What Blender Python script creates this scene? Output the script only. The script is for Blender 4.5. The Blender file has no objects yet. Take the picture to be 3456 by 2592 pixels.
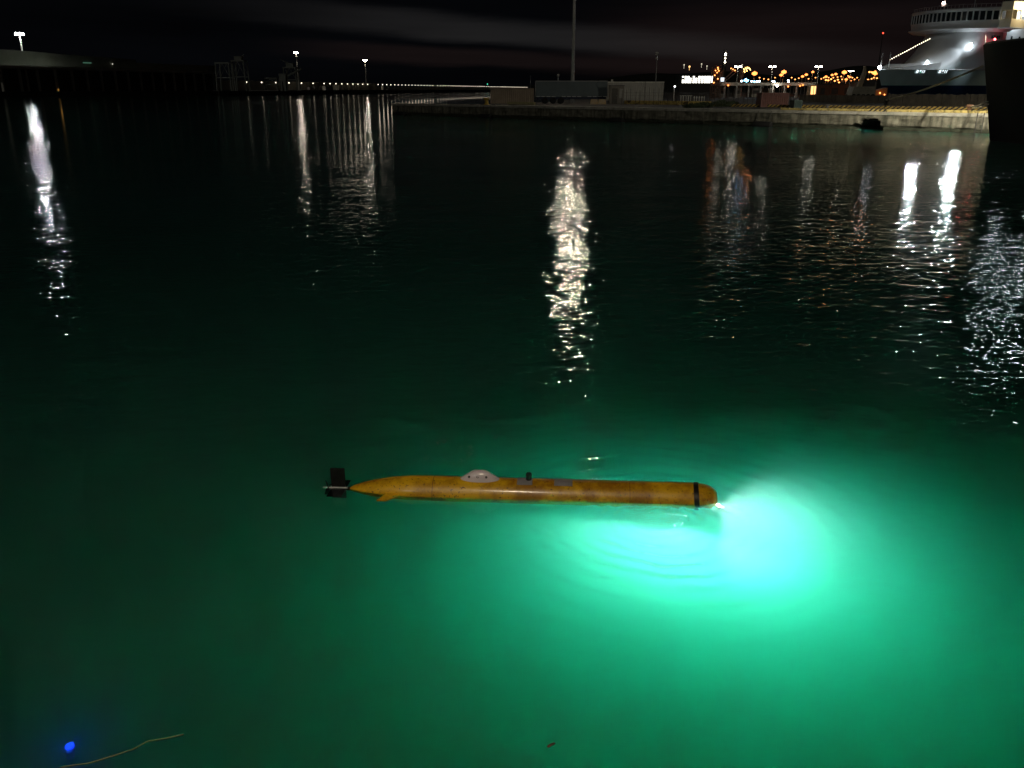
import bpy, bmesh, math, random
from mathutils import Vector, Matrix
R = math.radians
C = bpy.context.scene
random.seed(7)

# ---------------------------------------------------------------- camera
F = 2900.0; CX, CY = 1728.0, 1296.0; HY = 302.0; H = 4.0
PITCH = math.atan((CY - HY) / F)
cd = bpy.data.cameras.new('camera'); cam = bpy.data.objects.new('camera', cd); C.collection.objects.link(cam)
cam.location = (0, 0, H); cam.rotation_euler = (R(90) - PITCH, 0, 0)
cd.sensor_width = 36; cd.lens = F / 3456 * 36; cd.clip_start = 0.1; cd.clip_end = 20000
C.camera = cam
C.render.engine = 'CYCLES'
cy = C.cycles
cy.max_bounces = 10; cy.diffuse_bounces = 2; cy.glossy_bounces = 3; cy.transmission_bounces = 4; cy.volume_bounces = 6
cy.transparent_max_bounces = 6; cy.caustics_reflective = False; cy.caustics_refractive = False
cy.sample_clamp_indirect = 60.0; cy.use_denoising = True
try: cy.denoiser = 'OPENIMAGEDENOISE'
except Exception: pass
cy.use_adaptive_sampling = True; cy.adaptive_threshold = 0.02
C.view_settings.view_transform = 'Standard'; C.view_settings.look = 'None'
C.view_settings.exposure = 0.0; C.view_settings.gamma = 1.0

# ---------------------------------------------------------------- world: night sky with faint cloud bands lit by the town
W = bpy.data.worlds.new('World'); C.world = W; W.use_nodes = True
def world():
    nt = W.node_tree; n = nt.nodes; l = nt.links; n.clear()
    out = n.new('ShaderNodeOutputWorld'); bg = n.new('ShaderNodeBackground'); bg2 = n.new('ShaderNodeBackground')
    add = n.new('ShaderNodeAddShader')
    sky = n.new('ShaderNodeTexSky'); sky.sky_type = 'NISHITA'; sky.sun_disc = False
    sky.sun_elevation = R(-7); sky.sun_rotation = R(200)
    l.new(sky.outputs[0], bg.inputs[0]); bg.inputs[1].default_value = 0.08
    tc = n.new('ShaderNodeTexCoord'); sep = n.new('ShaderNodeSeparateXYZ'); l.new(tc.outputs['Generated'], sep.inputs[0])
    def m(op, a, b=None, c=None, clamp=False):
        x = n.new('ShaderNodeMath'); x.operation = op; x.use_clamp = clamp
        for i, v in enumerate((a, b, c)):
            if v is None: continue
            if isinstance(v, (int, float)): x.inputs[i].default_value = v
            else: l.new(v, x.inputs[i])
        return x.outputs[0]
    # azimuth (tangent) and elevation
    az = m('ARCTAN2', sep.outputs[0], sep.outputs[1])
    el = m('ARCSINE', sep.outputs[2])
    mp = n.new('ShaderNodeMapping'); l.new(tc.outputs['Generated'], mp.inputs[0]); mp.inputs['Scale'].default_value = (3, 3, 40)
    no = n.new('ShaderNodeTexNoise'); l.new(mp.outputs[0], no.inputs[0]); no.inputs['Scale'].default_value = 1.6
    no.inputs['Detail'].default_value = 6; no.inputs['Roughness'].default_value = .6
    wob = m('MULTIPLY', m('SUBTRACT', no.outputs[0], .5), .016)
    e2 = m('ADD', el, wob)
    def smooth(v, a, b):
        mr = n.new('ShaderNodeMapRange'); mr.interpolation_type = 'SMOOTHSTEP'
        l.new(v, mr.inputs[0]); mr.inputs[1].default_value = a; mr.inputs[2].default_value = b
        return mr.outputs[0]
    def band(lo_a, lo_b, hi_a, hi_b, slope, azl, azr):
        e = m('SUBTRACT', e2, m('MULTIPLY', az, slope))
        v = m('MULTIPLY', smooth(e, lo_a, lo_b), m('SUBTRACT', 1.0, smooth(e, hi_a, hi_b)))
        v = m('MULTIPLY', v, smooth(az, azl[0], azl[1]))
        return m('MULTIPLY', v, m('SUBTRACT', 1.0, smooth(az, azr[0], azr[1])))
    acc = None
    def layer(f, col):
        nonlocal acc
        mx = n.new('ShaderNodeMix'); mx.data_type = 'RGBA'; mx.blend_type = 'ADD'
        l.new(f, mx.inputs[0])
        if acc is None: mx.inputs[6].default_value = (.0012, .0014, .0019, 1)
        else: l.new(acc, mx.inputs[6])
        mx.inputs[7].default_value = (*col, 1); acc = mx.outputs[2]
    layer(band(.041, .052, .062, .078, -.075, (-.42, -.02), (.1, .5)), (.0095, .009, .0088))
    layer(band(.018, .026, .034, .044, -.045, (-.3, -.1), (.0, .35)), (.006, .0035, .003))
    layer(band(.004, .02, .06, .11, .0, (.02, .22), (.6, 1.2)), (.0055, .0029, .0024))
    n2 = n.new('ShaderNodeTexNoise'); l.new(mp.outputs[0], n2.inputs[0]); n2.inputs['Scale'].default_value = .7; n2.inputs['Detail'].default_value = 8
    mm = n.new('ShaderNodeMix'); mm.data_type = 'RGBA'; mm.blend_type = 'MULTIPLY'; mm.inputs[0].default_value = 1
    cr = n.new('ShaderNodeValToRGB'); cr.color_ramp.elements[0].position = .25; cr.color_ramp.elements[0].color = (.45, .45, .45, 1)
    cr.color_ramp.elements[1].position = .7; cr.color_ramp.elements[1].color = (1.3, 1.3, 1.3, 1)
    l.new(n2.outputs[0], cr.inputs[0]); l.new(acc, mm.inputs[6]); l.new(cr.outputs[0], mm.inputs[7])
    l.new(mm.outputs[2], bg2.inputs[0]); bg2.inputs[1].default_value = 1
    l.new(bg.outputs[0], add.inputs[0]); l.new(bg2.outputs[0], add.inputs[1]); l.new(add.outputs[0], out.inputs[0])
world()

# faint fill light from behind the camera, added to lift the facing sides
FILL_SUN = bpy.data.lights.new('fill_sun', 'SUN'); FILL_SUN.energy = .09; FILL_SUN.angle = R(.6); FILL_SUN.color = (1, .97, .86)
fill_sun = bpy.data.objects.new('fill_sun', FILL_SUN); C.collection.objects.link(fill_sun)
fill_sun.rotation_euler = Vector((.35, .85, -.5)).to_track_quat('-Z', 'Y').to_euler()

# ---------------------------------------------------------------- pixel -> world helpers (photo pixels, 3456 x 2592)
def ray(px, py):
    a = (px - CX) / F; b = (CY - py) / F
    c, s = math.cos(PITCH), math.sin(PITCH)
    return Vector((a, c + b * s, -s + b * c))
def at(px, py, Y):
    d = ray(px, py); t = Y / d.y
    return Vector((d.x * t, Y, H + d.z * t))
def gnd(px, py, z=0.0):
    d = ray(px, py); t = (z - H) / d.z
    return Vector((d.x * t, d.y * t, z))
def zat(py, Y, px=CX): return at(px, py, Y).z
def xat(px, py, Y): return at(px, py, Y).x

# ---------------------------------------------------------------- materials
def nt_new(name):
    m = bpy.data.materials.new(name); m.use_nodes = True; nt = m.node_tree; nt.nodes.clear(); return m, nt.nodes, nt.links
def mat(name, col, rough=.6, metal=0, var=.25, scale=3.0, bump=0.0, bscale=20.0, col2=None, coat=0):
    m, n, l = nt_new(name)
    o = n.new('ShaderNodeOutputMaterial'); b = n.new('ShaderNodeBsdfPrincipled'); l.new(b.outputs[0], o.inputs[0])
    b.inputs['Roughness'].default_value = rough; b.inputs['Metallic'].default_value = metal
    b.inputs['Coat Weight'].default_value = coat
    tc = n.new('ShaderNodeTexCoord')
    no = n.new('ShaderNodeTexNoise'); no.inputs['Scale'].default_value = scale; no.inputs['Detail'].default_value = 7
    no.inputs['Roughness'].default_value = .65
    l.new(tc.outputs['Object'], no.inputs[0])
    r = n.new('ShaderNodeValToRGB'); l.new(no.outputs[0], r.inputs[0])
    r.color_ramp.elements[0].position = .3; r.color_ramp.elements[1].position = .7
    c2 = col2 if col2 else tuple(max(0, c * (1 - var)) for c in col)
    r.color_ramp.elements[0].color = (*c2, 1); r.color_ramp.elements[1].color = (*tuple(min(1, c * (1 + (0 if col2 else var * .4))) for c in col), 1)
    l.new(r.outputs[0], b.inputs['Base Color'])
    if bump:
        n2 = n.new('ShaderNodeTexNoise'); n2.inputs['Scale'].default_value = bscale; n2.inputs['Detail'].default_value = 5
        l.new(tc.outputs['Object'], n2.inputs[0])
        bp = n.new('ShaderNodeBump'); bp.inputs['Strength'].default_value = 1; bp.inputs['Distance'].default_value = bump
        l.new(n2.outputs[0], bp.inputs['Height']); l.new(bp.outputs[0], b.inputs['Normal'])
    return m
def emit(name, col, s):
    m, n, l = nt_new(name)
    o = n.new('ShaderNodeOutputMaterial'); e = n.new('ShaderNodeEmission'); l.new(e.outputs[0], o.inputs[0])
    e.inputs[0].default_value = (*col, 1); e.inputs[1].default_value = s
    return m

# ---------------------------------------------------------------- object helpers
def tag(o, label=None, cat=None, group=None, kind=None):
    if label: o['label'] = label
    if cat: o['category'] = cat
    if group: o['group'] = group
    if kind: o['kind'] = kind
    return o
def empty(name, loc, rz=0, label=None, cat=None, group=None):
    o = bpy.data.objects.new(name, None); C.collection.objects.link(o)
    o.location = loc; o.rotation_euler = (0, 0, rz); o.empty_display_size = .2
    return tag(o, label, cat, group)
class MB:
    def __init__(s): s.b = bmesh.new()
    def box(s, x0, x1, y0, y1, z0, z1, M=None, bev=0):
        g = bmesh.ops.create_cube(s.b, size=1)['verts']
        T = Matrix.Translation(((x0 + x1) / 2, (y0 + y1) / 2, (z0 + z1) / 2)) @ Matrix.Diagonal((x1 - x0, y1 - y0, z1 - z0, 1))
        if M is not None: T = M @ T
        bmesh.ops.transform(s.b, matrix=T, verts=g)
        if bev:
            es = list({e for v in g for e in v.link_edges}); bmesh.ops.bevel(s.b, geom=es, offset=bev, segments=2, affect='EDGES')
        return s
    def tube(s, pts, r, seg=8, cap=True):
        """tube along points; r a number or list"""
        pts = [Vector(p) for p in pts]; rr = r if isinstance(r, (list, tuple)) else [r] * len(pts)
        rings = []
        for i, p in enumerate(pts):
            d = (pts[min(i + 1, len(pts) - 1)] - pts[max(i - 1, 0)]).normalized()
            u = d.orthogonal().normalized() if i == 0 else (pu - d * pu.dot(d)).normalized()
            pu = u; v = d.cross(u)
            rings.append([s.b.verts.new(p + (u * math.cos(2 * math.pi * k / seg) + v * math.sin(2 * math.pi * k / seg)) * rr[i]) for k in range(seg)])
        for a, b in zip(rings, rings[1:]):
            for k in range(seg): s.b.faces.new((a[k], a[(k + 1) % seg], b[(k + 1) % seg], b[k]))
        if cap: s.b.faces.new(rings[0][::-1]); s.b.faces.new(rings[-1])
        return s
    def lathe(s, prof, seg=24, axis='Z', M=None):
        """prof: list of (r, h) along axis"""
        rings = []
        for r, h in prof:
            ring = []
            for k in range(seg):
                a = 2 * math.pi * k / seg
                p = (r * math.cos(a), r * math.sin(a), h) if axis == 'Z' else (h, r * math.cos(a), r * math.sin(a))
                v = Vector(p)
                if M is not None: v = M @ v
                ring.append(s.b.verts.new(v))
            rings.append(ring)
        for a, b in zip(rings, rings[1:]):
            for k in range(seg): s.b.faces.new((a[k], a[(k + 1) % seg], b[(k + 1) % seg], b[k]))
        s.b.faces.new(rings[0][::-1]); s.b.faces.new(rings[-1]); return s
    def prism(s, poly, y0, y1, M=None):
        """polygon in xz extruded along y"""
        a = []; b = []
        for x, z in poly:
            p, q = Vector((x, y0, z)), Vector((x, y1, z))
            if M is not None: p, q = M @ p, M @ q
            a.append(s.b.verts.new(p)); b.append(s.b.verts.new(q))
        s.b.faces.new(a); s.b.faces.new(b[::-1]); k = len(a)
        for i in range(k): s.b.faces.new((a[i], b[i], b[(i + 1) % k], a[(i + 1) % k]))
        return s
    def ball(s, c, r, sub=2, sc=(1, 1, 1)):
        g = bmesh.ops.create_icosphere(s.b, subdivisions=sub, radius=r)['verts']
        bmesh.ops.transform(s.b, matrix=Matrix.Translation(c) @ Matrix.Diagonal((*sc, 1)), verts=g); return s
    def sections(s, secs, close=True):
        """loft between equal-length point loops"""
        rings = [[s.b.verts.new(Vector(p)) for p in q] for q in secs]
        for a, b in zip(rings, rings[1:]):
            k = len(a)
            for i in range(k if close else k - 1): s.b.faces.new((a[i], a[(i + 1) % k], b[(i + 1) % k], b[i]))
        s.b.faces.new(rings[0][::-1]); s.b.faces.new(rings[-1]); return s
    def build(s, name, m, parent=None, smooth=False, loc=None):
        bmesh.ops.recalc_face_normals(s.b, faces=s.b.faces)
        me = bpy.data.meshes.new(name); s.b.to_mesh(me); s.b.free()
        if smooth:
            for p in me.polygons: p.use_smooth = True
            try: me.set_sharp_from_angle(angle=R(40))
            except Exception: pass
        me.materials.append(m)
        o = bpy.data.objects.new(name, me); C.collection.objects.link(o)
        if parent: o.parent = parent
        if loc is not None: o.location = loc
        return o
def lamp_light(name, kind, loc, energy, col, parent=None, **kw):
    d = bpy.data.lights.new(name, kind); d.energy = energy; d.color = col
    for k, v in kw.items(): setattr(d, k, v)
    o = bpy.data.objects.new(name, d); C.collection.objects.link(o); o.location = loc
    if parent: o.parent = parent
    return o
def aim(o, d):
    o.rotation_euler = Vector(d).to_track_quat('-Z', 'Y').to_euler()
def copy_tree(o, parent=None):
    c = o.copy(); C.collection.objects.link(c)
    if parent: c.parent = parent
    for ch in o.children: copy_tree(ch, c)
    return c

# ---------------------------------------------------------------- water
SUB_Y = gnd(1800, 1668).y
RIP = gnd(2225, 1760)
def water_material():
    m, n, l = nt_new('harbour_water')
    o = n.new('ShaderNodeOutputMaterial')
    g = n.new('ShaderNodeBsdfGlass'); g.inputs['IOR'].default_value = 1.333; g.inputs['Roughness'].default_value = .018
    l.new(g.outputs[0], o.inputs[0])
    tc = n.new('ShaderNodeTexCoord')
    def noise(scale, detail, rough, sx=1, sy=1, rz=0, dist=0):
        mp = n.new('ShaderNodeMapping'); mp.inputs['Scale'].default_value = (sx, sy, 1); mp.inputs['Rotation'].default_value = (0, 0, rz)
        l.new(tc.outputs['Object'], mp.inputs[0])
        t = n.new('ShaderNodeTexNoise'); t.inputs['Scale'].default_value = scale; t.inputs['Detail'].default_value = detail
        t.inputs['Roughness'].default_value = rough; t.inputs['Distortion'].default_value = dist
        l.new(mp.outputs[0], t.inputs[0]); return t.outputs[0]
    def M(op, a, b=None, c=None, clamp=False):
        x = n.new('ShaderNodeMath'); x.operation = op; x.use_clamp = clamp
        for i, v in enumerate((a, b, c)):
            if v is None: continue
            if isinstance(v, (int, float)): x.inputs[i].default_value = v
            else: l.new(v, x.inputs[i])
        return x.outputs[0]
    def MR(v, a, b, c=0., d=1.):
        mr = n.new('ShaderNodeMapRange'); mr.interpolation_type = 'SMOOTHSTEP'; l.new(v, mr.inputs[0])
        for i, q in enumerate((a, b, c, d)): mr.inputs[i + 1].default_value = q
        return mr.outputs[0]
    # heights in metres
    h1 = M('MULTIPLY', noise(8.0, 1, .5, .75, 1.0, .12), .012)       # small wavelets ~15 cm
    h2 = M('MULTIPLY', noise(3.2, 1, .5, .65, 1.0, -.1), .036)        # ~50 cm
    h3 = M('MULTIPLY', noise(.45, 2, .5, .4, 1.0, .05), .05)
    patch = MR(noise(.05, 3, .5), .35, .65, .55, 1.15)
    sep = n.new('ShaderNodeSeparateXYZ'); l.new(tc.outputs['Object'], sep.inputs[0])
    calm = MR(sep.outputs[1], 7.8, 10.8, .3, 1.0)                    # water in the lee of the quay wall is calmer
    far = MR(sep.outputs[1], 50.0, 220.0, 1.0, .4)                    # sheltered basin far off
    hs = M('MULTIPLY', M('ADD', M('ADD', h1, h2), h3), M('MULTIPLY', M('MULTIPLY', patch, calm), far))
    # rings spreading from the thruster outlet
    vd = n.new('ShaderNodeVectorMath'); vd.operation = 'SUBTRACT'; l.new(tc.outputs['Object'], vd.inputs[0]); vd.inputs[1].default_value = (RIP.x, RIP.y, 0)
    wn = n.new('ShaderNodeTexNoise'); wn.inputs['Scale'].default_value = 1.6; wn.inputs['Detail'].default_value = 3; l.new(tc.outputs['Object'], wn.inputs[0])
    ws = n.new('ShaderNodeVectorMath'); ws.operation = 'SCALE'; ws.inputs['Scale'].default_value = .26
    wc = n.new('ShaderNodeVectorMath'); wc.operation = 'SUBTRACT'; l.new(wn.outputs['Color'], wc.inputs[0]); wc.inputs[1].default_value = (.5, .5, .5)
    l.new(wc.outputs[0], ws.inputs[0])
    va = n.new('ShaderNodeVectorMath'); va.operation = 'ADD'; l.new(vd.outputs[0], va.inputs[0]); l.new(ws.outputs[0], va.inputs[1])
    ln = n.new('ShaderNodeVectorMath'); ln.operation = 'LENGTH'; l.new(va.outputs[0], ln.inputs[0])
    d = ln.outputs['Value']
    wave = M('SINE', M('MULTIPLY', M('SQRT', d), 62.0))
    amp = M('MULTIPLY', MR(d, .05, .35, 0, 1), M('SUBTRACT', 1.0, MR(d, .7, 3.4, 0, 1)))
    br = MR(noise(1.3, 2, .5), .38, .62, .25, 1.0)
    ring = M('MULTIPLY', M('MULTIPLY', M('MULTIPLY', wave, amp), br), .0075)
    # churned water just above the outlet
    vo = n.new('ShaderNodeTexNoise'); vo.inputs['Scale'].default_value = 9; vo.inputs['Detail'].default_value = 3; vo.inputs['Distortion'].default_value = 2.2
    l.new(tc.outputs['Object'], vo.inputs[0])
    vd2 = n.new('ShaderNodeVectorMath'); vd2.operation = 'SUBTRACT'; l.new(tc.outputs['Object'], vd2.inputs[0])
    CH = gnd(2205, 1728); vd2.inputs[1].default_value = (CH.x, CH.y, 0)
    ln2 = n.new('ShaderNodeVectorMath'); ln2.operation = 'LENGTH'; l.new(vd2.outputs[0], ln2.inputs[0])
    churn = M('MULTIPLY', M('MULTIPLY', vo.outputs[0], M('SUBTRACT', 1.0, MR(ln2.outputs['Value'], .15, .38))), .07)
    hh = M('ADD', M('ADD', hs, ring), churn)
    bp = n.new('ShaderNodeBump'); bp.inputs['Strength'].default_value = 1; bp.inputs['Distance'].default_value = 1.0
    l.new(hh, bp.inputs['Height']); l.new(bp.outputs[0], g.inputs['Normal'])
    # murky green harbour water
    va_ = n.new('ShaderNodeVolumeAbsorption'); va_.inputs['Color'].default_value = (.2, .956, .845, 1); va_.inputs['Density'].default_value = 1.6
    vs_ = n.new('ShaderNodeVolumeScatter'); vs_.inputs['Color'].default_value = (.72, 1, 1, 1); vs_.inputs['Density'].default_value = 1.35; vs_.inputs['Anisotropy'].default_value = .5
    ad = n.new('ShaderNodeAddShader'); l.new(va_.outputs[0], ad.inputs[0]); l.new(vs_.outputs[0], ad.inputs[1]); l.new(ad.outputs[0], o.inputs['Volume'])
    return m
WATER = water_material()
tag(MB().box(-3000, 3000, -6, 6000, -9, 0).build('water', WATER), 'dark green harbour water with ripples', kind='structure')
del_keys = None
tag(MB().box(-3200, 3200, -8, 6200, -11, -9.5).build('seabed', mat('mud', (.08, .08, .05))), 'muddy harbour bed', kind='structure')

# ---------------------------------------------------------------- the yellow underwater vehicle
def auv():
    A = gnd(1190, 1655); Bn = gnd(2425, 1690)
    Rr = .174
    root = empty('underwater_vehicle', (A.x, SUB_Y + .02, -.035), 0, 'orange torpedo-shaped underwater vehicle floating awash with a lit nose', 'underwater vehicle')
    dx = Bn.x - A.x; L = math.hypot(dx, Bn.y - A.y)
    root.rotation_euler = (0, 0, math.atan2(Bn.y - A.y, dx)); root.location = (A.x, A.y + .06, -.022)
    # paint
    m, n, l = nt_new('orange_paint')
    o = n.new('ShaderNodeOutputMaterial'); b = n.new('ShaderNodeBsdfPrincipled'); l.new(b.outputs[0], o.inputs[0])
    b.inputs['Roughness'].default_value = .38; b.inputs['Coat Weight'].default_value = .3; b.inputs['Coat Roughness'].default_value = .15
    tc = n.new('ShaderNodeTexCoord')
    no = n.new('ShaderNodeTexNoise'); no.inputs['Scale'].default_value = 2.6; no.inputs['Detail'].default_value = 8; no.inputs['Roughness'].default_value = .7
    l.new(tc.outputs['Object'], no.inputs[0])
    r = n.new('ShaderNodeValToRGB'); l.new(no.outputs[0], r.inputs[0]); e = r.color_ramp.elements
    e[0].position = .40; e[0].color = (.33, .155, .006, 1); e[1].position = .59; e[1].color = (.72, .43, .010, 1)
    n2 = n.new('ShaderNodeTexNoise'); n2.inputs['Scale'].default_value = 38; n2.inputs['Detail'].default_value = 5; l.new(tc.outputs['Object'], n2.inputs[0])
    r2 = n.new('ShaderNodeValToRGB'); l.new(n2.outputs[0], r2.inputs[0]); e = r2.color_ramp.elements
    e[0].position = .61; e[0].color = (0, 0, 0, 1); e[1].position = .70; e[1].color = (1, 1, 1, 1)
    mx = n.new('ShaderNodeMix'); mx.data_type = 'RGBA'; l.new(r2.outputs[0], mx.inputs[0]); l.new(r.outputs[0], mx.inputs[6]); mx.inputs[7].default_value = (.10, .05, .012, 1)
    l.new(mx.outputs[2], b.inputs['Base Color'])
    bp = n.new('ShaderNodeBump'); bp.inputs['Distance'].default_value = .014; l.new(no.outputs[0], bp.inputs['Height']); l.new(bp.outputs[0], b.inputs['Normal'])
    OR = m
    BL = mat('black_plastic', (.012, .012, .012), .35, var=.5, scale=30)
    GR = mat('grey_pod', (.68, .63, .69), .22, var=.12, scale=5, coat=.5)
    x0 = -.055
    prof = [(.02, x0), (.052, x0 + .06), (.092, .12), (.126, .26), (.153, .42), (.169, .60), (Rr, .82), (Rr, 1.2), (Rr, 1.8), (Rr, 2.4), (Rr, 3.0),
            (Rr, L - .42), (.173, L - .26), (.166, L - .15), (.146, L - .07), (.118, L - .03), (.098, L - .012), (.05, L - .006)]
    MB().lathe(prof, 40, 'X').build('hull', OR, root, True)
    # strap
    MB().lathe([(.170, L - .235), (.179, L - .23), (.180, L - .185), (.171, L - .18)], 40, 'X', Matrix.Shear('XY', 4, (.0, .0)) if False else Matrix(((1, .12, -.12, 0), (0, 1, 0, 0), (0, 0, 1, 0), (0, 0, 0, 1)))).build('strap', BL, root, True)
    # antenna pod: grey faired fin on top
    px = 1.37
    secs = []
    for (z, xa, xb, w) in ((.10, -.255, .215, .075), (.17, -.235, .19, .07), (.215, -.17, .125, .058), (.245, -.125, .085, .044), (.262, -.09, .05, .028), (.266, -.06, .02, .012)):
        ring = []
        for k in range(24):
            a = 2 * math.pi * k / 24; c, s_ = math.cos(a), math.sin(a)
            cxm = (xa + xb) / 2; hx = (xb - xa) / 2
            ring.append((px + cxm + hx * math.copysign(abs(c) ** .8, c), w * math.copysign(abs(s_) ** .9, s_), z))
        secs.append(ring)
    pod = MB().sections(secs).build('antenna_pod', GR, root, True)
    for k in (-.11, -.02, .07):
        q = MB(); q.lathe([(.013, 0), (.013, .006), (.008, .007), (.008, .003)], 14, 'Z', Matrix.Translation((px - .02 + k, -.052, .212)) @ Matrix.Rotation(R(62), 4, 'X'))
        q.build('screw', BL, pod, True)
    # black knob on a grey plate
    kx = 1.86
    MB().lathe([(.028, .12), (.03, .2), (.031, .235), (.026, .248), (.01, .252)], 20, 'Z', Matrix.Translation((kx, 0, 0))).build('transducer_cap', BL, root, True)
    for (a, w) in ((kx - .04, .08), (kx + .36, .095)):
        pl = MB()
        pl.lathe([(.174, a - w), (.177, a - w + .004), (.177, a + w - .004), (.174, a + w)], 60, 'X')
        for v in list(pl.b.verts):
            pass
        geom = [v for v in pl.b.verts if not (v.co.z > .145)]
        bmesh.ops.delete(pl.b, geom=geom, context='VERTS')
        pl.build('deck_plate', mat('grey_plate', (.33, .33, .36), .4, .2), root, True)
    # lifting hole and seam rings
    for a in (.86, 2.9):
        MB().lathe([(.1735, a), (.1752, a + .001), (.1752, a + .006), (.1735, a + .007)], 40, 'X').build('seam_ring', mat('seam', (.2, .08, .015), .5), root, True)
    # tail: rudder above and below, horizontal plates, propeller, hub
    MB().box(-.235, -.085, -.012, .012, .03, .245, bev=.004).build('rudder', BL, root)
    MB().box(-.235, -.085, -.012, .012, -.24, -.03, bev=.004).build('rudder', BL, root)
    WF = mat('white_edge_fin', (.65, .68, .7), .35)
    MB().box(-.24, -.08, -.20, -.02, -.008, .008, bev=.003).build('tail_plane', BL, root)
    MB().box(-.24, -.08, .02, .20, -.008, .008, bev=.003).build('tail_plane', BL, root)
    MB().tube([(-.32, -.02, .03), (-.06, -.02, .03)], .008, 8).build('edge_strip', WF, root)
    MB().lathe([(.02, -.25), (.03, -.22), (.032, .02), (.03, .06)], 20, 'X').build('tail_hub', BL, root, True)
    pr = MB()
    for k in range(3):
        Mx = Matrix.Rotation(2 * math.pi * k / 3 + .4, 4, 'X') @ Matrix.Translation((-.275, 0, .06)) @ Matrix.Rotation(R(35), 4, 'Z')
        pr.box(-.004, .004, -.028, .028, -.055, .055, Mx, .003)
    pr.build('propeller', BL, root)
    # orange side fins
    for s_, dz in ((-1, 0), (1, -.16)):
        MB().sections([[(.40, s_ * .10, .042 + dz * .4), (.58, s_ * .10, .042 + dz * .4), (.58, s_ * .10, .022 + dz * .4), (.40, s_ * .10, .022 + dz * .4)],
                       [(.31, s_ * .30, .036 + dz), (.40, s_ * .30, .036 + dz), (.40, s_ * .30, .024 + dz), (.31, s_ * .30, .024 + dz)]]).build('stern_fin', OR, root)
    # nose lamp
    LM = emit('nose_lamp_glow', (1, 1, 1), 25)
    nl = MB().lathe([(.035, 0), (.035, .025), (.03, .035), (.015, .04)], 20, 'X', Matrix.Translation((L - .01, -.085, -.075))).build('nose_lamp', LM, root, True)
    sp = lamp_light('nose_lamp_beam', 'SPOT', (L + .05, -.09, -.08), P_NOSE, (1, 1, 1), root, shadow_soft_size=.012, spot_size=R(172), spot_blend=.5)
    aim(sp, (.93, -.36, .0))
    bl = MB().lathe([(.010, 0), (.013, -.01), (.010, -.02), (.004, -.024)], 20, 'Z', Matrix.Translation((L - .4, .03, -Rr - .43))).build('belly_fill_lamp', LM, root, True)  # lamp and stalk added below the hull to widen the underwater glow
    MB().tube([(L - .4, .03, -Rr + .02), (L - .4, .03, -Rr - .42)], .008, 8).build('fill_lamp_stalk', BL, root, True)
    sp2 = lamp_light('belly_fill_beam', 'SPOT', (L - .4, .0, -Rr - .5), P_BELLY, (1, 1, 1), root, shadow_soft_size=.02, spot_size=R(178), spot_blend=.2)
    aim(sp2, (-.2, -.62, -.7))
    return root
P_NOSE = 640; P_BELLY = 560
auv()
# ---------------------------------------------------------------- central lighting mast on the far quay (its head is above the frame)
def mast_mid():
    p = at(1932, 300, 160.0); top = 28.0
    root = empty('lighting_mast', (p.x, p.y, 1.8), 0, 'tall grey lighting mast rising out of the frame behind the trailer', 'light mast')
    MB().tube([(0, 0, 0), (0, 0, top - 1.8)], [.34, .17], 14).build('pole', mat('galvanised', (.42, .42, .40), .5, .3), root, True)
    hd = MB()
    hd.lathe([(.9, 0), (1.0, .1), (.9, .2)], 16).build('head_ring', mat('steel', (.3, .3, .3), .5), root, loc=(0, 0, top - 1.8))
    for k in range(6):
        a = k * math.pi / 3
        MB().box(-.22, .22, -.12, .12, -.16, .16, Matrix.Translation((math.cos(a) * 1.1, math.sin(a) * 1.1, top - 2.0)) @ Matrix.Rotation(a + math.pi / 2, 4, 'Z')).build('floodlight', MASTGLOW, root)
    return root
MASTGLOW = emit('floodlight_glow', (1, .86, .66), 430)
mast_mid()
# ---------------------------------------------------------------- shared materials
M_CONC = mat('concrete', (.30, .28, .24), .85, var=.45, scale=1.2, bump=.06, bscale=3)
M_DARKC = mat('dark_concrete', (.12, .115, .10), .9, var=.5, scale=.5)
M_STEEL = mat('steel_grey', (.35, .35, .34), .5, var=.2)
M_GALV = mat('galvanised', (.45, .44, .41), .5, var=.25)
M_BLACK = mat('black_rubber', (.015, .015, .015), .8, var=.5)
M_DSTEEL = mat('dark_steel', (.07, .065, .06), .6, var=.4)
M_ASPH = mat('quay_asphalt', (.07, .065, .055), .9, var=.4, scale=.4)
ORD = ['first', 'second', 'third', 'fourth', 'fifth', 'sixth', 'seventh', 'eighth', 'ninth', 'tenth', 'eleventh', 'twelfth',
       'thirteenth', 'fourteenth', 'fifteenth', 'sixteenth', 'seventeenth', 'eighteenth', 'nineteenth', 'twentieth', 'twenty-first', 'twenty-second']
def line_at(A, B, px):
    """point of plan line A-B seen in photo column px"""
    k = (px - CX) / F / ray(px, HY).y     # x = k*y on the horizon row
    ax, ay, bx, by = A[0], A[1], B[0], B[1]
    den = (bx - ax) - k * (by - ay)
    t = (k * ay - ax) / den
    return Vector((ax + (bx - ax) * t, ay + (by - ay) * t, 0)), t
def hx(px, Y): return xat(px, HY, Y)
def slab(name, poly, z0, z1, m, parent=None):
    q = MB(); a = [q.b.verts.new((x, y, z0)) for x, y in poly]; b = [q.b.verts.new((x, y, z1)) for x, y in poly]
    k = len(a); q.b.faces.new(a[::-1]); q.b.faces.new(b)
    for i in range(k): q.b.faces.new((a[i], a[(i + 1) % k], b[(i + 1) % k], b[i]))
    return q.build(name, m, parent)

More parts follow.
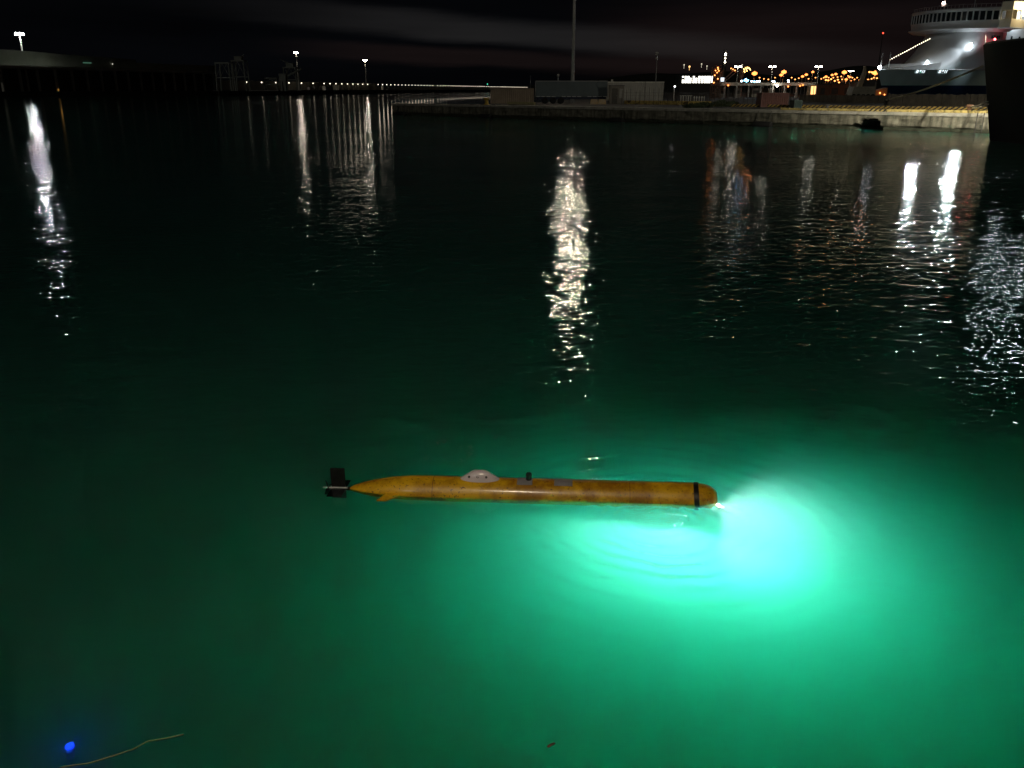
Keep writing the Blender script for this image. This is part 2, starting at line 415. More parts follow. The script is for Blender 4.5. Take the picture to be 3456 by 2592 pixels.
# ---------------------------------------------------------------- near quay under the camera with an added fill lamp for the vehicle (behind the viewer)
tag(slab('near_quay', [(-60, -5.9), (60, -5.9), (60, .6), (-60, .6)], -8, 2.35, M_CONC), kind='structure')
SUBC = gnd(1800, 1662)
def quay_fill_lamp():
    root = empty('quay_fill_lamp', (-1.2, -3.0, 2.35), 0, 'added fill lamp on the near quay, unseen behind the viewer', 'fill lamp')
    MB().tube([(0, 0, 0), (0, 0, 6.4), (0, .5, 7.1), (0, 1.6, 7.3)], [.09, .06, .05, .045], 10).build('pole', M_GALV, root, True)
    MB().box(-.16, .16, 1.5, 2.1, 7.22, 7.36, bev=.03).build('lamp_head', M_STEEL, root)
    MB().box(-.12, .12, 1.6, 2.05, 7.195, 7.215).build('fill_lamp_glass', emit('warm_fill', (1, .82, .55), 8), root)
    s = lamp_light('quay_fill_beam', 'SPOT', (0, 1.85, 7.1), P_QUAY_FILL, (1, .82, .58), root, spot_size=R(84), spot_blend=1.0, shadow_soft_size=.15)
    aim(s, (SUBC - Vector((-1.2, -1.15, 9.45))))
P_QUAY_FILL = 1800
quay_fill_lamp()

# ---------------------------------------------------------------- far quay (pier) across the basin
QZ = 1.8
E0 = gnd(1322, 349, QZ); E1 = gnd(3456, 386, QZ)
ED = (E1 - E0); ELEN = ED.length; EU = ED.normalized(); EN = Vector((-EU.y, EU.x, 0))    # EN points away from the water (back)
if EN.y < 0: EN = -EN
def on_edge(px, back=0.0, z=QZ):
    p, t = line_at(E0 + EN * back, E1 + EN * back, px); p.z = z; return p
ext = E1 + EU * 30
pb = E0 + EN * 3
P1660 = on_edge(1650, 3.0)
poly = [E0, ext, ext + EN * 70, Vector((hx(2975, 190), 190, 0)), Vector((hx(2950, 262), 262, 0)), Vector((hx(2950, 700), 700, 0)), Vector((hx(2250, 700), 700, 0)),
        Vector((hx(1930, 215), 215, 0)), Vector((hx(1830, 165), 165, 0)), P1660, pb]
back_poly = [(p.x, p.y) for p in poly]
# body is set back 2.2 m; the front 2.2 m is modelled as a worn wall mesh with a broken-out cavity
inner = [E0 + EN * 2.2, ext + EN * 2.2] + poly[2:]
tag(slab('far_quay', [(p.x, p.y) for p in inner], -8, QZ, M_ASPH), kind='structure')
def quay_wall():
    L = (ext - E0).length; nx, nz = 420, 16
    import mathutils.noise as mn
    tc = (on_edge(2940) - E0).length
    q = MB(); grid = []
    for i in range(nx + 1):
        u = L * i / nx; row = []
        for k in range(nz + 1):
            z = -1.2 + (QZ - .32 + 1.2) * k / nz
            d = .10 * mn.noise(Vector((u * .9, z * 2.0, 0))) + .05 * mn.noise(Vector((u * 3, z * 4, 5)))
            if z < .45: d += .10 * (1 + mn.noise(Vector((u * 1.6, z * 2, 9))))
            # broken-out cavity
            e = math.hypot((u - tc) / 1.55, (z - .15 - .12 * (u - tc)) / .95) + .25 * mn.noise(Vector((u * 1.7, z * 2.3, 3)))
            if e < 1: d += 1.7 * min(1, (1 - e) * 4)
            p = E0 + EU * u + EN * max(-.05, d); row.append(q.b.verts.new((p.x, p.y, z)))
        grid.append(row)
    for i in range(nx):
        for k in range(nz):
            q.b.faces.new((grid[i][k], grid[i + 1][k], grid[i + 1][k + 1], grid[i][k + 1]))
    # back and end strip
    m, n, l = nt_new('worn_quay_concrete')
    o = n.new('ShaderNodeOutputMaterial'); b = n.new('ShaderNodeBsdfPrincipled'); l.new(b.outputs[0], o.inputs[0]); b.inputs['Roughness'].default_value = .85
    tcn = n.new('ShaderNodeTexCoord')
    no = n.new('ShaderNodeTexNoise'); no.inputs['Scale'].default_value = .9; no.inputs['Detail'].default_value = 9; no.inputs['Roughness'].default_value = .72; l.new(tcn.outputs['Object'], no.inputs[0])
    mp = n.new('ShaderNodeMapping'); mp.inputs['Scale'].default_value = (1.2, 1.2, .12); l.new(tcn.outputs['Object'], mp.inputs[0])
    n3 = n.new('ShaderNodeTexNoise'); n3.inputs['Scale'].default_value = 2; n3.inputs['Detail'].default_value = 5; l.new(mp.outputs[0], n3.inputs[0])
    mxn = n.new('ShaderNodeMath'); mxn.operation = 'MULTIPLY_ADD'; l.new(n3.outputs[0], mxn.inputs[0]); mxn.inputs[1].default_value = .6
    sb = n.new('ShaderNodeMath'); sb.operation = 'MULTIPLY'; l.new(no.outputs[0], sb.inputs[0]); sb.inputs[1].default_value = .5; l.new(sb.outputs[0], mxn.inputs[2])
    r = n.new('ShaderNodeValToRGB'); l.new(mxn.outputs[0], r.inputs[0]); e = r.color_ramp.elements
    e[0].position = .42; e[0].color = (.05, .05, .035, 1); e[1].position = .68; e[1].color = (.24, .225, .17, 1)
    # weed and damp stain near the waterline
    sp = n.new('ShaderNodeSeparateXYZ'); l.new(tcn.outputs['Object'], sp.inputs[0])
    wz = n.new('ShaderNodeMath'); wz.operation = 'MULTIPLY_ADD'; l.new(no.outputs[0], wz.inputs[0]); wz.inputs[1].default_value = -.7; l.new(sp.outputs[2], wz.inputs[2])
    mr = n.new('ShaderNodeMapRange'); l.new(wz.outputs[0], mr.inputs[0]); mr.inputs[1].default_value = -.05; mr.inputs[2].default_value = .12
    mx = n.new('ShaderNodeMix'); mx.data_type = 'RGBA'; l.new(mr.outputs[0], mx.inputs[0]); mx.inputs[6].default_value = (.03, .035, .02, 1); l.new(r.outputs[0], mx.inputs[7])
    l.new(mx.outputs[2], b.inputs['Base Color'])
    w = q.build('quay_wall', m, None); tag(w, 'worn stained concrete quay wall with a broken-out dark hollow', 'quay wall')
    # coping
    def quad(a, b_, y0, y1, z0, z1):
        c = MB(); n_ = int((b_ - a) / 3.1) + 1
        for i in range(n_):
            u0 = a + (b_ - a) * i / n_; u1 = a + (b_ - a) * (i + 1) / n_ - .02
            Mx = Matrix.Translation(E0 + EU * u0) @ Matrix.Rotation(math.atan2(EU.y, EU.x), 4, 'Z')
            Mx.translation.z = 0
            jit = random.uniform(-.02, .02)
            c.box(0, u1 - u0, y0 + jit, y1, z0, z1 + jit * .5, Mx, .03)
        return c
    quad(0, L, -.08, 2.3, QZ - .32, QZ + .012).build('coping', mat('coping_concrete', (.42, .40, .34), .8, var=.4, scale=1.5), w)
    slab('end_face', [((E0 + EU * .02).x, (E0 + EU * .02).y), ((E0 + EU * .3 + EN * .3).x, (E0 + EU * .3 + EN * .3).y), ((E0 + EU * .3 + EN * 2.2).x, (E0 + EU * .3 + EN * 2.2).y), ((E0 + EN * 2.2).x, (E0 + EN * 2.2).y)], -2, QZ - .33, M_DARKC, w)
quay_wall()
def stripe_mat(name, c1, c2, scale, k, mixnoise=True, cut=.5):
    m, n, l = nt_new(name)
    o = n.new('ShaderNodeOutputMaterial'); b = n.new('ShaderNodeBsdfPrincipled'); l.new(b.outputs[0], o.inputs[0]); b.inputs['Roughness'].default_value = .7
    tc = n.new('ShaderNodeTexCoord'); sp = n.new('ShaderNodeSeparateXYZ'); l.new(tc.outputs['Object'], sp.inputs[0])
    def M(op, a, b_, c=None):
        x = n.new('ShaderNodeMath'); x.operation = op
        for i, v in enumerate((a, b_, c)):
            if v is None: continue
            if isinstance(v, (int, float)): x.inputs[i].default_value = v
            else: l.new(v, x.inputs[i])
        return x.outputs[0]
    s = M('FRACT', M('MULTIPLY', M('ADD', M('ADD', sp.outputs[0], M('MULTIPLY', sp.outputs[2], k)), sp.outputs[1]), scale), None)
    s = M('GREATER_THAN', s, cut)
    no = n.new('ShaderNodeTexNoise'); no.inputs['Scale'].default_value = .22; no.inputs['Detail'].default_value = 2; l.new(tc.outputs['Object'], no.inputs[0])
    if mixnoise: s = M('MAXIMUM', s, M('GREATER_THAN', no.outputs[0], .43))
    n2 = n.new('ShaderNodeTexNoise'); n2.inputs['Scale'].default_value = 2.5; n2.inputs['Detail'].default_value = 8; l.new(tc.outputs['Object'], n2.inputs[0])
    r = n.new('ShaderNodeValToRGB'); l.new(n2.outputs[0], r.inputs[0]); e = r.color_ramp.elements
    e[0].position = .35; e[0].color = (*[c * .35 for c in c1], 1); e[1].position = .52; e[1].color = (*c1, 1)
    mx = n.new('ShaderNodeMix'); mx.data_type = 'RGBA'; l.new(s, mx.inputs[0]); mx.inputs[6].default_value = (*c2, 1); l.new(r.outputs[0], mx.inputs[7])
    l.new(mx.outputs[2], b.inputs['Base Color']); return m
YB = stripe_mat('yellow_black_paint', (.50, .39, .13), (.02, .02, .02), 2.0, -1.2)
YB2 = stripe_mat('worn_stripes', (.40, .27, .06), (.02, .02, .02), 1.7, -1.5, False, .45)
ZROT = math.atan2(EU.y, EU.x)
def kerb(name, px0, px1, back, w, h, m, label, cat='kerb'):
    a = on_edge(px0, back); b_ = on_edge(px1, back); Lk = (b_ - a).length
    q = MB(); k = 0
    while k < Lk:
        e = min(Lk, k + 2.4); q.box(k, e - .05, 0, w, .014, h, None, .04); k = e
    o = q.build(name, m); o.location = (a.x, a.y, QZ); o.rotation_euler = (0, 0, ZROT)
    return tag(o, label, cat)
kerb('kerb', 2640, 3700, .35, .45, .26, YB, 'yellow painted kerb with black stripes along the lit quay edge')
kerb('kerb', 2400, 3560, 14, .4, .35, YB2, 'worn black and yellow striped kerb set back behind the quay edge')
kerb('kerb', 2108, 2400, 22, .5, .55, stripe_mat('barrier_paint', (.62, .45, .12), (.10, .06, .02), .55, -1.0), 'pale yellow striped barrier in front of the white container')
kerb('kerb', 1712, 1803, 6, .4, .4, mat('pale_beam', (.45, .40, .2), .8), 'pale yellow beam lying at the foot of the beige container')

# bollards, fenders, ladder
def bollard(px, back, s, label, m):
    p = on_edge(px, back)
    root = empty('bollard', (p.x, p.y, QZ), 0, label, 'bollard')
    MB().lathe([(.30 * s, .01), (.30 * s, .05 * s), (.17 * s, .12 * s), (.15 * s, .42 * s)], 16).build('post', m, root, True)
    MB().lathe([(.15 * s, .42 * s), (.27 * s, .47 * s), (.29 * s, .56 * s), (.2 * s, .63 * s)], 16).build('cap', m, root, True)
    return root
M_YEL = mat('yellow_paint', (.55, .38, .06), .6, var=.35)
bollard(3282, .9, 1.3, 'rusty mooring bollard with two ropes at the bright end of the quay', mat('rust', (.14, .07, .035), .8, var=.4))
bollard(2798, .7, 1.1, 'small dark mooring bollard on the yellow kerb beside the hollow', M_DSTEEL)
bollard(2995, 38, 1.2, 'distant mooring bollard holding the long thick rope', M_DSTEEL)
bollard(1642, .9, 1.6, 'yellow mooring bollard left of the beige container', M_YEL)
for px, lab in ((1350, 'black fender hanging at the left end of the quay'), (1640, 'black fender on the quay wall below the yellow bollard'),
                (2085, 'black fender on the quay wall below the white container'), (2585, 'black fender on the quay wall left of the hollow')):
    p = on_edge(px, -.3)
    root = empty('fender', (p.x, p.y, .1), ZROT, lab, 'fender', 'black fenders along the quay wall')
    MB().lathe([(.2, -1.15), (.42, -1.05), (.46, -.9), (.46, .9), (.42, 1.05), (.2, 1.15)], 20, 'X').build('rubber_cylinder', M_BLACK, root, True)
    for s in (-1, 1): MB().tube([(s * .8, .1, .35), (s * .8, .22, 1.6)], .03, 6).build('chain', M_DSTEEL, root)
p = on_edge(3325, -.16)
root = empty('ladder', (p.x, p.y, 0), ZROT, 'dark iron ladder fixed to the quay wall beside the black bow', 'ladder')
for s in (-.3, .3): MB().box(s - .03, s + .03, -.03, .03, -.5, 1.9).build('rail', M_DSTEEL, root)
for k in range(9): MB().tube([(-.28, 0, -.3 + k * .24), (.28, 0, -.3 + k * .24)], .018, 6).build('rung', M_DSTEEL, root)

# ---------------------------------------------------------------- cargo things on the quay
def container(px0, px1, Y, z0, z1, depth, m, label, name='container', ribs=22, cat='container', rz=0.0):
    x0 = hx(px0, Y); x1 = hx(px1, Y); L = x1 - x0
    root = empty(name, (x0, Y, z0), rz, label, cat); hgt = z1 - z0
    q = MB(); pts = []
    n = ribs * 4
    for face_y, sgn in ((0, 1), (depth, -1)):
        base = []
        for i in range(n + 1):
            u = .12 + (L - .24) * i / n; d = .045 if (i % 4) in (1, 2) else 0
            base.append((u, face_y + sgn * (.03 + d)))
        vs = [(q.b.verts.new((u, y, .14)), q.b.verts.new((u, y, hgt - .12))) for u, y in base]
        for a, b_ in zip(vs, vs[1:]): q.b.faces.new((a[0], b_[0], b_[1], a[1]))
    q.box(.06, .1, .05, depth - .05, .1, hgt - .1); q.box(L - .1, L - .06, .05, depth - .05, .1, hgt - .1); q.box(.1, L - .1, .1, depth - .1, hgt - .08, hgt - .04); q.box(.1, L - .1, .1, depth - .1, .04, .1)
    q.build('corrugated_body', m, root)
    f = MB()
    for yy in (0, depth):
        for zz in (.07, hgt - .06): f.box(.12, L - .12, yy - .05, yy + .05, zz - .06, zz + .06)
        for xx in (.06, L - .06): f.box(xx - .06, xx + .06, yy - .055, yy + .055, .002, hgt)
    for xx in (.06, L - .06):
        for zz in (.07, hgt - .06): f.box(xx - .05, xx + .05, .056, depth - .056, zz - .055, zz + .055)
    f.build('frame', m, root)
    return root, L, hgt
M_BEIGE = mat('beige_container', (.36, .28, .20), .6, var=.25, scale=.8)
M_TEAL = mat('blue_grey_tarp', (.12, .155, .165), .5, var=.2, scale=.5)
M_WHITEC = mat('white_container', (.55, .53, .47), .55, var=.2, scale=.7)
YC = 146.0
container(1655, 1802, YC, QZ + .02, zat(298, YC), 2.4, M_BEIGE, 'low beige container at the left end of the quay')
# semitrailer
def trailer():
    Y = 147.0; x0 = hx(1807, Y); x1 = hx(2050, Y); L = x1 - x0
    zb = zat(327, Y); zt = zat(273, Y)
    root = empty('semitrailer', (x0, Y, QZ), 0, 'long blue-grey box semitrailer parked between the beige and the white container', 'trailer')
    b0, b1 = zb - QZ, zt - QZ
    q = MB(); q.box(0, L, 0, 2.5, b0, b1, None, .04)
    for i in range(24): q.box(L * (i + .5) / 24 - .015, L * (i + .5) / 24 + .015, -.012, .01, b0 + .1, b1 - .1)
    q.build('box_body', M_TEAL, root)
    f = MB(); f.box(-.02, L + .02, -.03, 0.02, b1 - .1, b1 + .03); f.box(-.02, .05, -.03, .03, b0, b1 - .102); f.box(L - .05, L + .02, -.03, .03, b0, b1 - .102)
    f.build('edge_frame', M_STEEL, root)
    MB().box(.2, L - .2, .3, .5, b0 - .32, b0 - .002).box(.2, L - .2, 2.0, 2.2, b0 - .32, b0 - .002).build('chassis', mat('dark_blue_chassis', (.015, .025, .07), .5), root)
    mk = mat('white_reflective', (.8, .8, .8), .4)
    for i in range(14):
        if i in (4, 9): continue
        u = .15 + L * i / 14; MB().box(u, u + .62, -.04, -.015, b0 + .02, b0 + .10).build('marker_strip', mk, root)
    for k in (0, 1, 2):
        for yy in (.25, 2.0):
            w = MB(); w.lathe([(.3, -.14), (.47, -.12), (.5, -.06), (.5, .06), (.47, .12), (.3, .14)], 18, 'X', Matrix.Translation((1.6 + k * 1.3, yy, .5)) @ Matrix.Rotation(R(90), 4, 'Z'))
            w.build('wheel', M_BLACK, root, True)
    for yy in (.4, 2.1): MB().box(L - 2.6, L - 2.4, yy - .08, yy + .08, 0, b0 - .02).build('landing_leg', M_DSTEEL, root)
trailer()
root, L, hgt = container(2052, 2240, 150, QZ + .45, zat(276, 150), 2.5, M_WHITEC, 'white box container with a bright roof edge right of the semitrailer', ribs=26)
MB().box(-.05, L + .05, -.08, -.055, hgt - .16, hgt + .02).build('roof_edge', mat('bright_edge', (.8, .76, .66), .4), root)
MB().box(.5, .8, 0.2, .5, hgt + .002, hgt + .35).build('roof_vent', M_WHITEC, root)
for k in range(4): MB().box(.4 + k * (L - 1.2) / 3, .8 + k * (L - 1.2) / 3, .1, 2.4, -.45, -.003).build('support_block', M_DARKC, root)
def hut():
    Y = 143; x0 = hx(2060, Y); x1 = hx(2106, Y); L = x1 - x0; h = zat(290, Y) - QZ
    root = empty('site_hut', (x0, Y, QZ), 0, 'narrow grey cabin with a flat roof in front of the white container', 'hut')
    MB().box(0, L, 0, 1.8, .02, h).build('wall', mat('hut_grey', (.28, .25, .21), .7, var=.3), root)
    MB().box(-.08, L + .08, -.1, 1.9, h + .003, h + .1).build('roof', M_DSTEEL, root)
    d = MB().box(.25, 1.15, -.035, -.003, .05, h - .35).build('door', mat('hut_door', (.12, .11, .09), .6), root)
    MB().box(1.0, 1.06, -.08, -.037, h * .45, h * .45 + .12).build('handle', M_STEEL, d)
    MB().box(1.45, L - .2, -.03, -.003, .9, h - .4).build('window', mat('pale_panel', (.45, .43, .38), .3), root)
hut()
M_ORB = mat('orange_cream_block', (.6, .36, .14), .6, var=.3, col2=(.55, .5, .36), scale=1.5)
for a, b_, lab in ((1994, 2019, 'left cream and orange barrier block by the trailer'), (2021, 2047, 'right cream and orange barrier block by the trailer')):
    Y = 141; x0 = hx(a, Y); x1 = hx(b_, Y)
    o = MB().prism([(0, 0), (x1 - x0, 0), (x1 - x0, .35), (x1 - x0 - .1, .75), (.1, .75), (0, .35)], 0, .5).build('barrier_block', M_ORB)
    o.location = (x0, Y, QZ + .01); tag(o, lab, 'barrier', 'barrier blocks by the trailer')
# small poles
def pole(name, px, ptop, Y, r, label, cat, m=M_GALV, top=True, base=QZ):
    z1 = zat(ptop, Y); x = hx(px, Y)
    root = empty(name, (x, Y, base), 0, label, cat)
    MB().tube([(0, 0, 0), (0, 0, z1 - base)], [r, r * .7], 8).build('shaft', m, root, True)
    if top:
        MB().lathe([(r * 2.2, 0), (r * 2.6, r * 2), (r * 1.2, r * 4)], 10).build('fitting', m, root, True, loc=(0, 0, z1 - base - r * 2))
    return root
pole('thin_pole', 1790, 256, 152, .035, 'very thin pole standing behind the beige container', 'pole', top=False)
pole('antenna_post', 1883, 254, 155, .09, 'short white post sticking up behind the semitrailer roof', 'post')
r_ = pole('camera_pole', 2212, 184, 146, .07, 'thin grey pole with fittings standing before the white container', 'pole')
for zz in (11.0, 10.2): MB().box(-.18, .18, -.12, .12, zz - .14 - QZ - 1.5, zz + .14 - QZ - 1.5).build('camera_housing', M_GALV, r_)
# quay fence with thin posts
def fence():
    a = Vector((hx(2100, 139), 139, QZ)); b_ = Vector((hx(2560, 134), 134, QZ)); L = (b_ - a).length; rz = math.atan2(b_.y - a.y, b_.x - a.x)
    root = empty('mesh_fence', a, rz, 'thin steel mesh fence with leaning posts right of the cabin', 'fence')
    random.seed(3)
    n = 30
    for i in range(n):
        u = L * i / (n - 1); hh = random.uniform(1.9, 2.6)
        MB().tube([(u, 0, .01), (u + random.uniform(-.08, .08), 0, hh)], .03, 5).build('post', M_DSTEEL, root)
    q = MB()
    for z in (.25, .8, 1.3, 1.75): q.tube([(0, 0, z), (L, 0, z)], .012, 4)
    for i in range(150): q.tube([(L * i / 150, 0, .25), (L * i / 150, 0, 1.75)], .007, 3)
    q.build('mesh_panel', M_DSTEEL, root)
fence()
M_WPL = mat('white_plastic', (.75, .74, .66), .5)
for i, px in enumerate((2300, 2308, 2318, 2325, 2333, 2345, 2353, 2362, 2371, 2379)):
    Y = 150; x = hx(px, Y)
    if i < 5:
        o = MB().box(-.14, .14, -.1, .1, .0, .06).box(-.07, .07, -.04, .04, .06, 1.0).box(-.22, .22, -.03, .03, 1.0, 1.12).build('white_post', M_WPL)
        tag(o, 'white flat-topped post in the row of pale posts behind the striped barrier', 'post', 'white flat-topped posts')
    else:
        o = MB().lathe([(.12, 0), (.1, .1), (.06, .14), (.06, .72), (.13, .78), (.13, .92), (.05, 1.0)], 10).build('round_headed_post', M_WPL, None, True)
        tag(o, 'white round-headed post in the row right of the flat-topped posts', 'post', 'white round-headed posts')
    o.location = (x, Y, QZ + .3 if False else QZ); o.scale = (1, 1, 1.15)
# dark wall behind the quay
def dark_wall(px0, px1, Y0, Y1, ztop, label, m, name='panel_wall'):
    a = Vector((hx(px0, Y0), Y0, 0)); b_ = Vector((hx(px1, Y1), Y1, 0)); L = (b_ - a).length
    root = empty(name, (a.x, a.y, QZ), math.atan2(b_.y - a.y, b_.x - a.x), label, 'wall')
    q = MB(); n = int(L / .5)
    for i in range(n): q.box(L * i / n, L * (i + .9) / n, (i % 2) * .05, .1 + (i % 2) * .05, .02, ztop - QZ - random.uniform(0, .12))
    q.build('panels', m, root)
    f = MB()
    for i in range(int(L / 4) + 1): f.box(i * 4 - .08, i * 4 + .08, .16, .3, 0, ztop - QZ + .1)
    f.build('support_posts', M_DSTEEL, root)
M_WOOD = mat('weathered_boards', (.07, .06, .045), .85, var=.5, scale=.8)
dark_wall(3000, 3420, 128, 112, zat(316, 128), 'dark wall of upright panels on the quay in front of the ferry hull', M_WOOD)
dark_wall(2700, 3000, 170, 150, zat(320, 160), 'low dark wall behind the striped kerb below the orange lamps', M_WOOD)
M_REDC = mat('dark_red_container', (.11, .035, .025), .6, var=.35)
container(2572, 2665, 118, QZ + .02, zat(313, 118), 2.4, M_REDC, 'dark red container on the quay below the white canopy', ribs=12)
container(2686, 2712, 112, QZ + .02, zat(338, 112), 2.0, mat('dark_green_box', (.03, .06, .05), .6), 'small dark green box right of the dark red container', 'storage_box', 5, 'box')
# bushes
def bush(px, pyt, Y, w, label):
    root_x = hx(px, Y); z1 = zat(pyt, Y); hgt = z1 - QZ
    q = MB(); random.seed(int(px))
    for k in range(420):
        a = random.uniform(0, 6.28); rr = random.random() ** .5; z = random.uniform(.05, hgt) * (1 - .45 * rr * rr)
        c = Vector((w * rr * math.cos(a), w * .6 * rr * math.sin(a), z)); s = .12
        t1 = Vector([random.gauss(0, 1) for _ in range(3)]).normalized(); t2 = t1.orthogonal()
        q.b.faces.new([q.b.verts.new(c + t1 * s), q.b.verts.new(c + t2 * s * .6), q.b.verts.new(c - t1 * s), q.b.verts.new(c - t2 * s * .6)])
    root = empty('bush', (root_x, Y, QZ), 0, label, 'bush')
    q.build('foliage', mat('bush_leaves', (.05, .07, .03), .8), root)
    MB().tube([(0, 0, 0), (.1, 0, hgt * .6)], [.06, .02], 6).build('stem', M_WOOD, root)
bush(2345, 347, 115, 1.4, 'low dark bush at the quay edge left of the brown tower')
bush(2382, 343, 118, 1.1, 'rounded dark bush beside the foot of the brown tower')
bush(2440, 337, 122, 1.5, 'broad dark bush right of the foot of the brown tower')
bush(2475, 340, 126, 1.0, 'small dark bush between the tower and the red container')

# ---------------------------------------------------------------- black ship bow at the right edge
def black_ship():
    T = Vector((xat(3322, 150, 76.2), 76.2, 0)); a = Vector((.35, -.94, 0)).normalized()
    root = empty('moored_ship', T, math.atan2(a.y, a.x), 'black hull of a ship whose bow fills the right edge', 'ship')
    secs = []
    for s, wd, ww, zt in ((0, .12, .08, 7.5), (1.2, 1.1, .25, 7.48), (3, 2.5, .9, 7.45), (6, 4.3, 2.3, 7.4), (10, 6.0, 4.2, 7.4), (16, 7.2, 6.4, 7.4), (30, 7.6, 7.4, 7.4), (60, 7.6, 7.5, 7.4)):
        loop = []
        for t in (0, .15, .3, .45, .6, .75, .9, 1.0):
            z = -2 + (zt + 2) * t; w = ww + (wd - ww) * max(0, (z) / zt) ** 1.3 if z > 0 else ww * (1 + z * .15)
            rake = (1 - t) * 2.8 * max(0, 1 - s / 14)
            loop.append((s + rake, w, z))
        secs.append(loop + [(x, -y, z) for x, y, z in loop[::-1]])
    MB().sections(secs).build('hull', mat('black_hull', (.006, .006, .007), .7, var=.5, scale=.4), root, True)
    # bulwark rail
    q = MB()
    pts = [(.1, 0, 7.56), (1.2, -1.1, 7.54), (3, -2.5, 7.51), (6, -4.3, 7.46), (10, -6, 7.46), (16, -7.2, 7.46)]
    q.tube(pts, .07, 6).build('rail', mat('ship_rail', (.05, .05, .05), .4), root)
    MB().tube([(.1, .0, 7.5), (-.02, 0, 8.2)], .04, 6).build('jackstaff', M_DSTEEL, root)
    # bridge house, out of frame to the right
    q = MB(); q.box(24, 36, -6, 6, 7.4, 15); q.build('deckhouse', mat('ship_white', (.6, .6, .58), .5), root)
    return root, T, a
bs, BT, BA = black_ship()

# mooring ropes
def rope(a, b_, sag, r, label, m, name='mooring_rope', n=18):
    pts = []
    for i in range(n + 1):
        t = i / n; p = a.lerp(b_, t); p.z -= sag * 4 * t * (1 - t); pts.append(p)
    o = MB().tube(pts, r, 8).build(name, m, None, True); return tag(o, label, 'rope')
M_ROPE = mat('pale_rope', (.75, .70, .50), .85, var=.3, scale=8)
rope(at(3316, 224, 75.8), on_edge(2995, 38, QZ + .75), .3, .095, 'thick pale mooring rope running from the black bow down to the quay', M_ROPE)
rope(at(3334, 343, 74.5), on_edge(3286, .9, QZ + .6), .05, .04, 'upper of two thin pale ropes between bollard and black bow', M_ROPE)
rope(at(3336, 352, 74.3), on_edge(3292, .9, QZ + .5), .12, .04, 'lower of two thin pale ropes between bollard and black bow', M_ROPE)

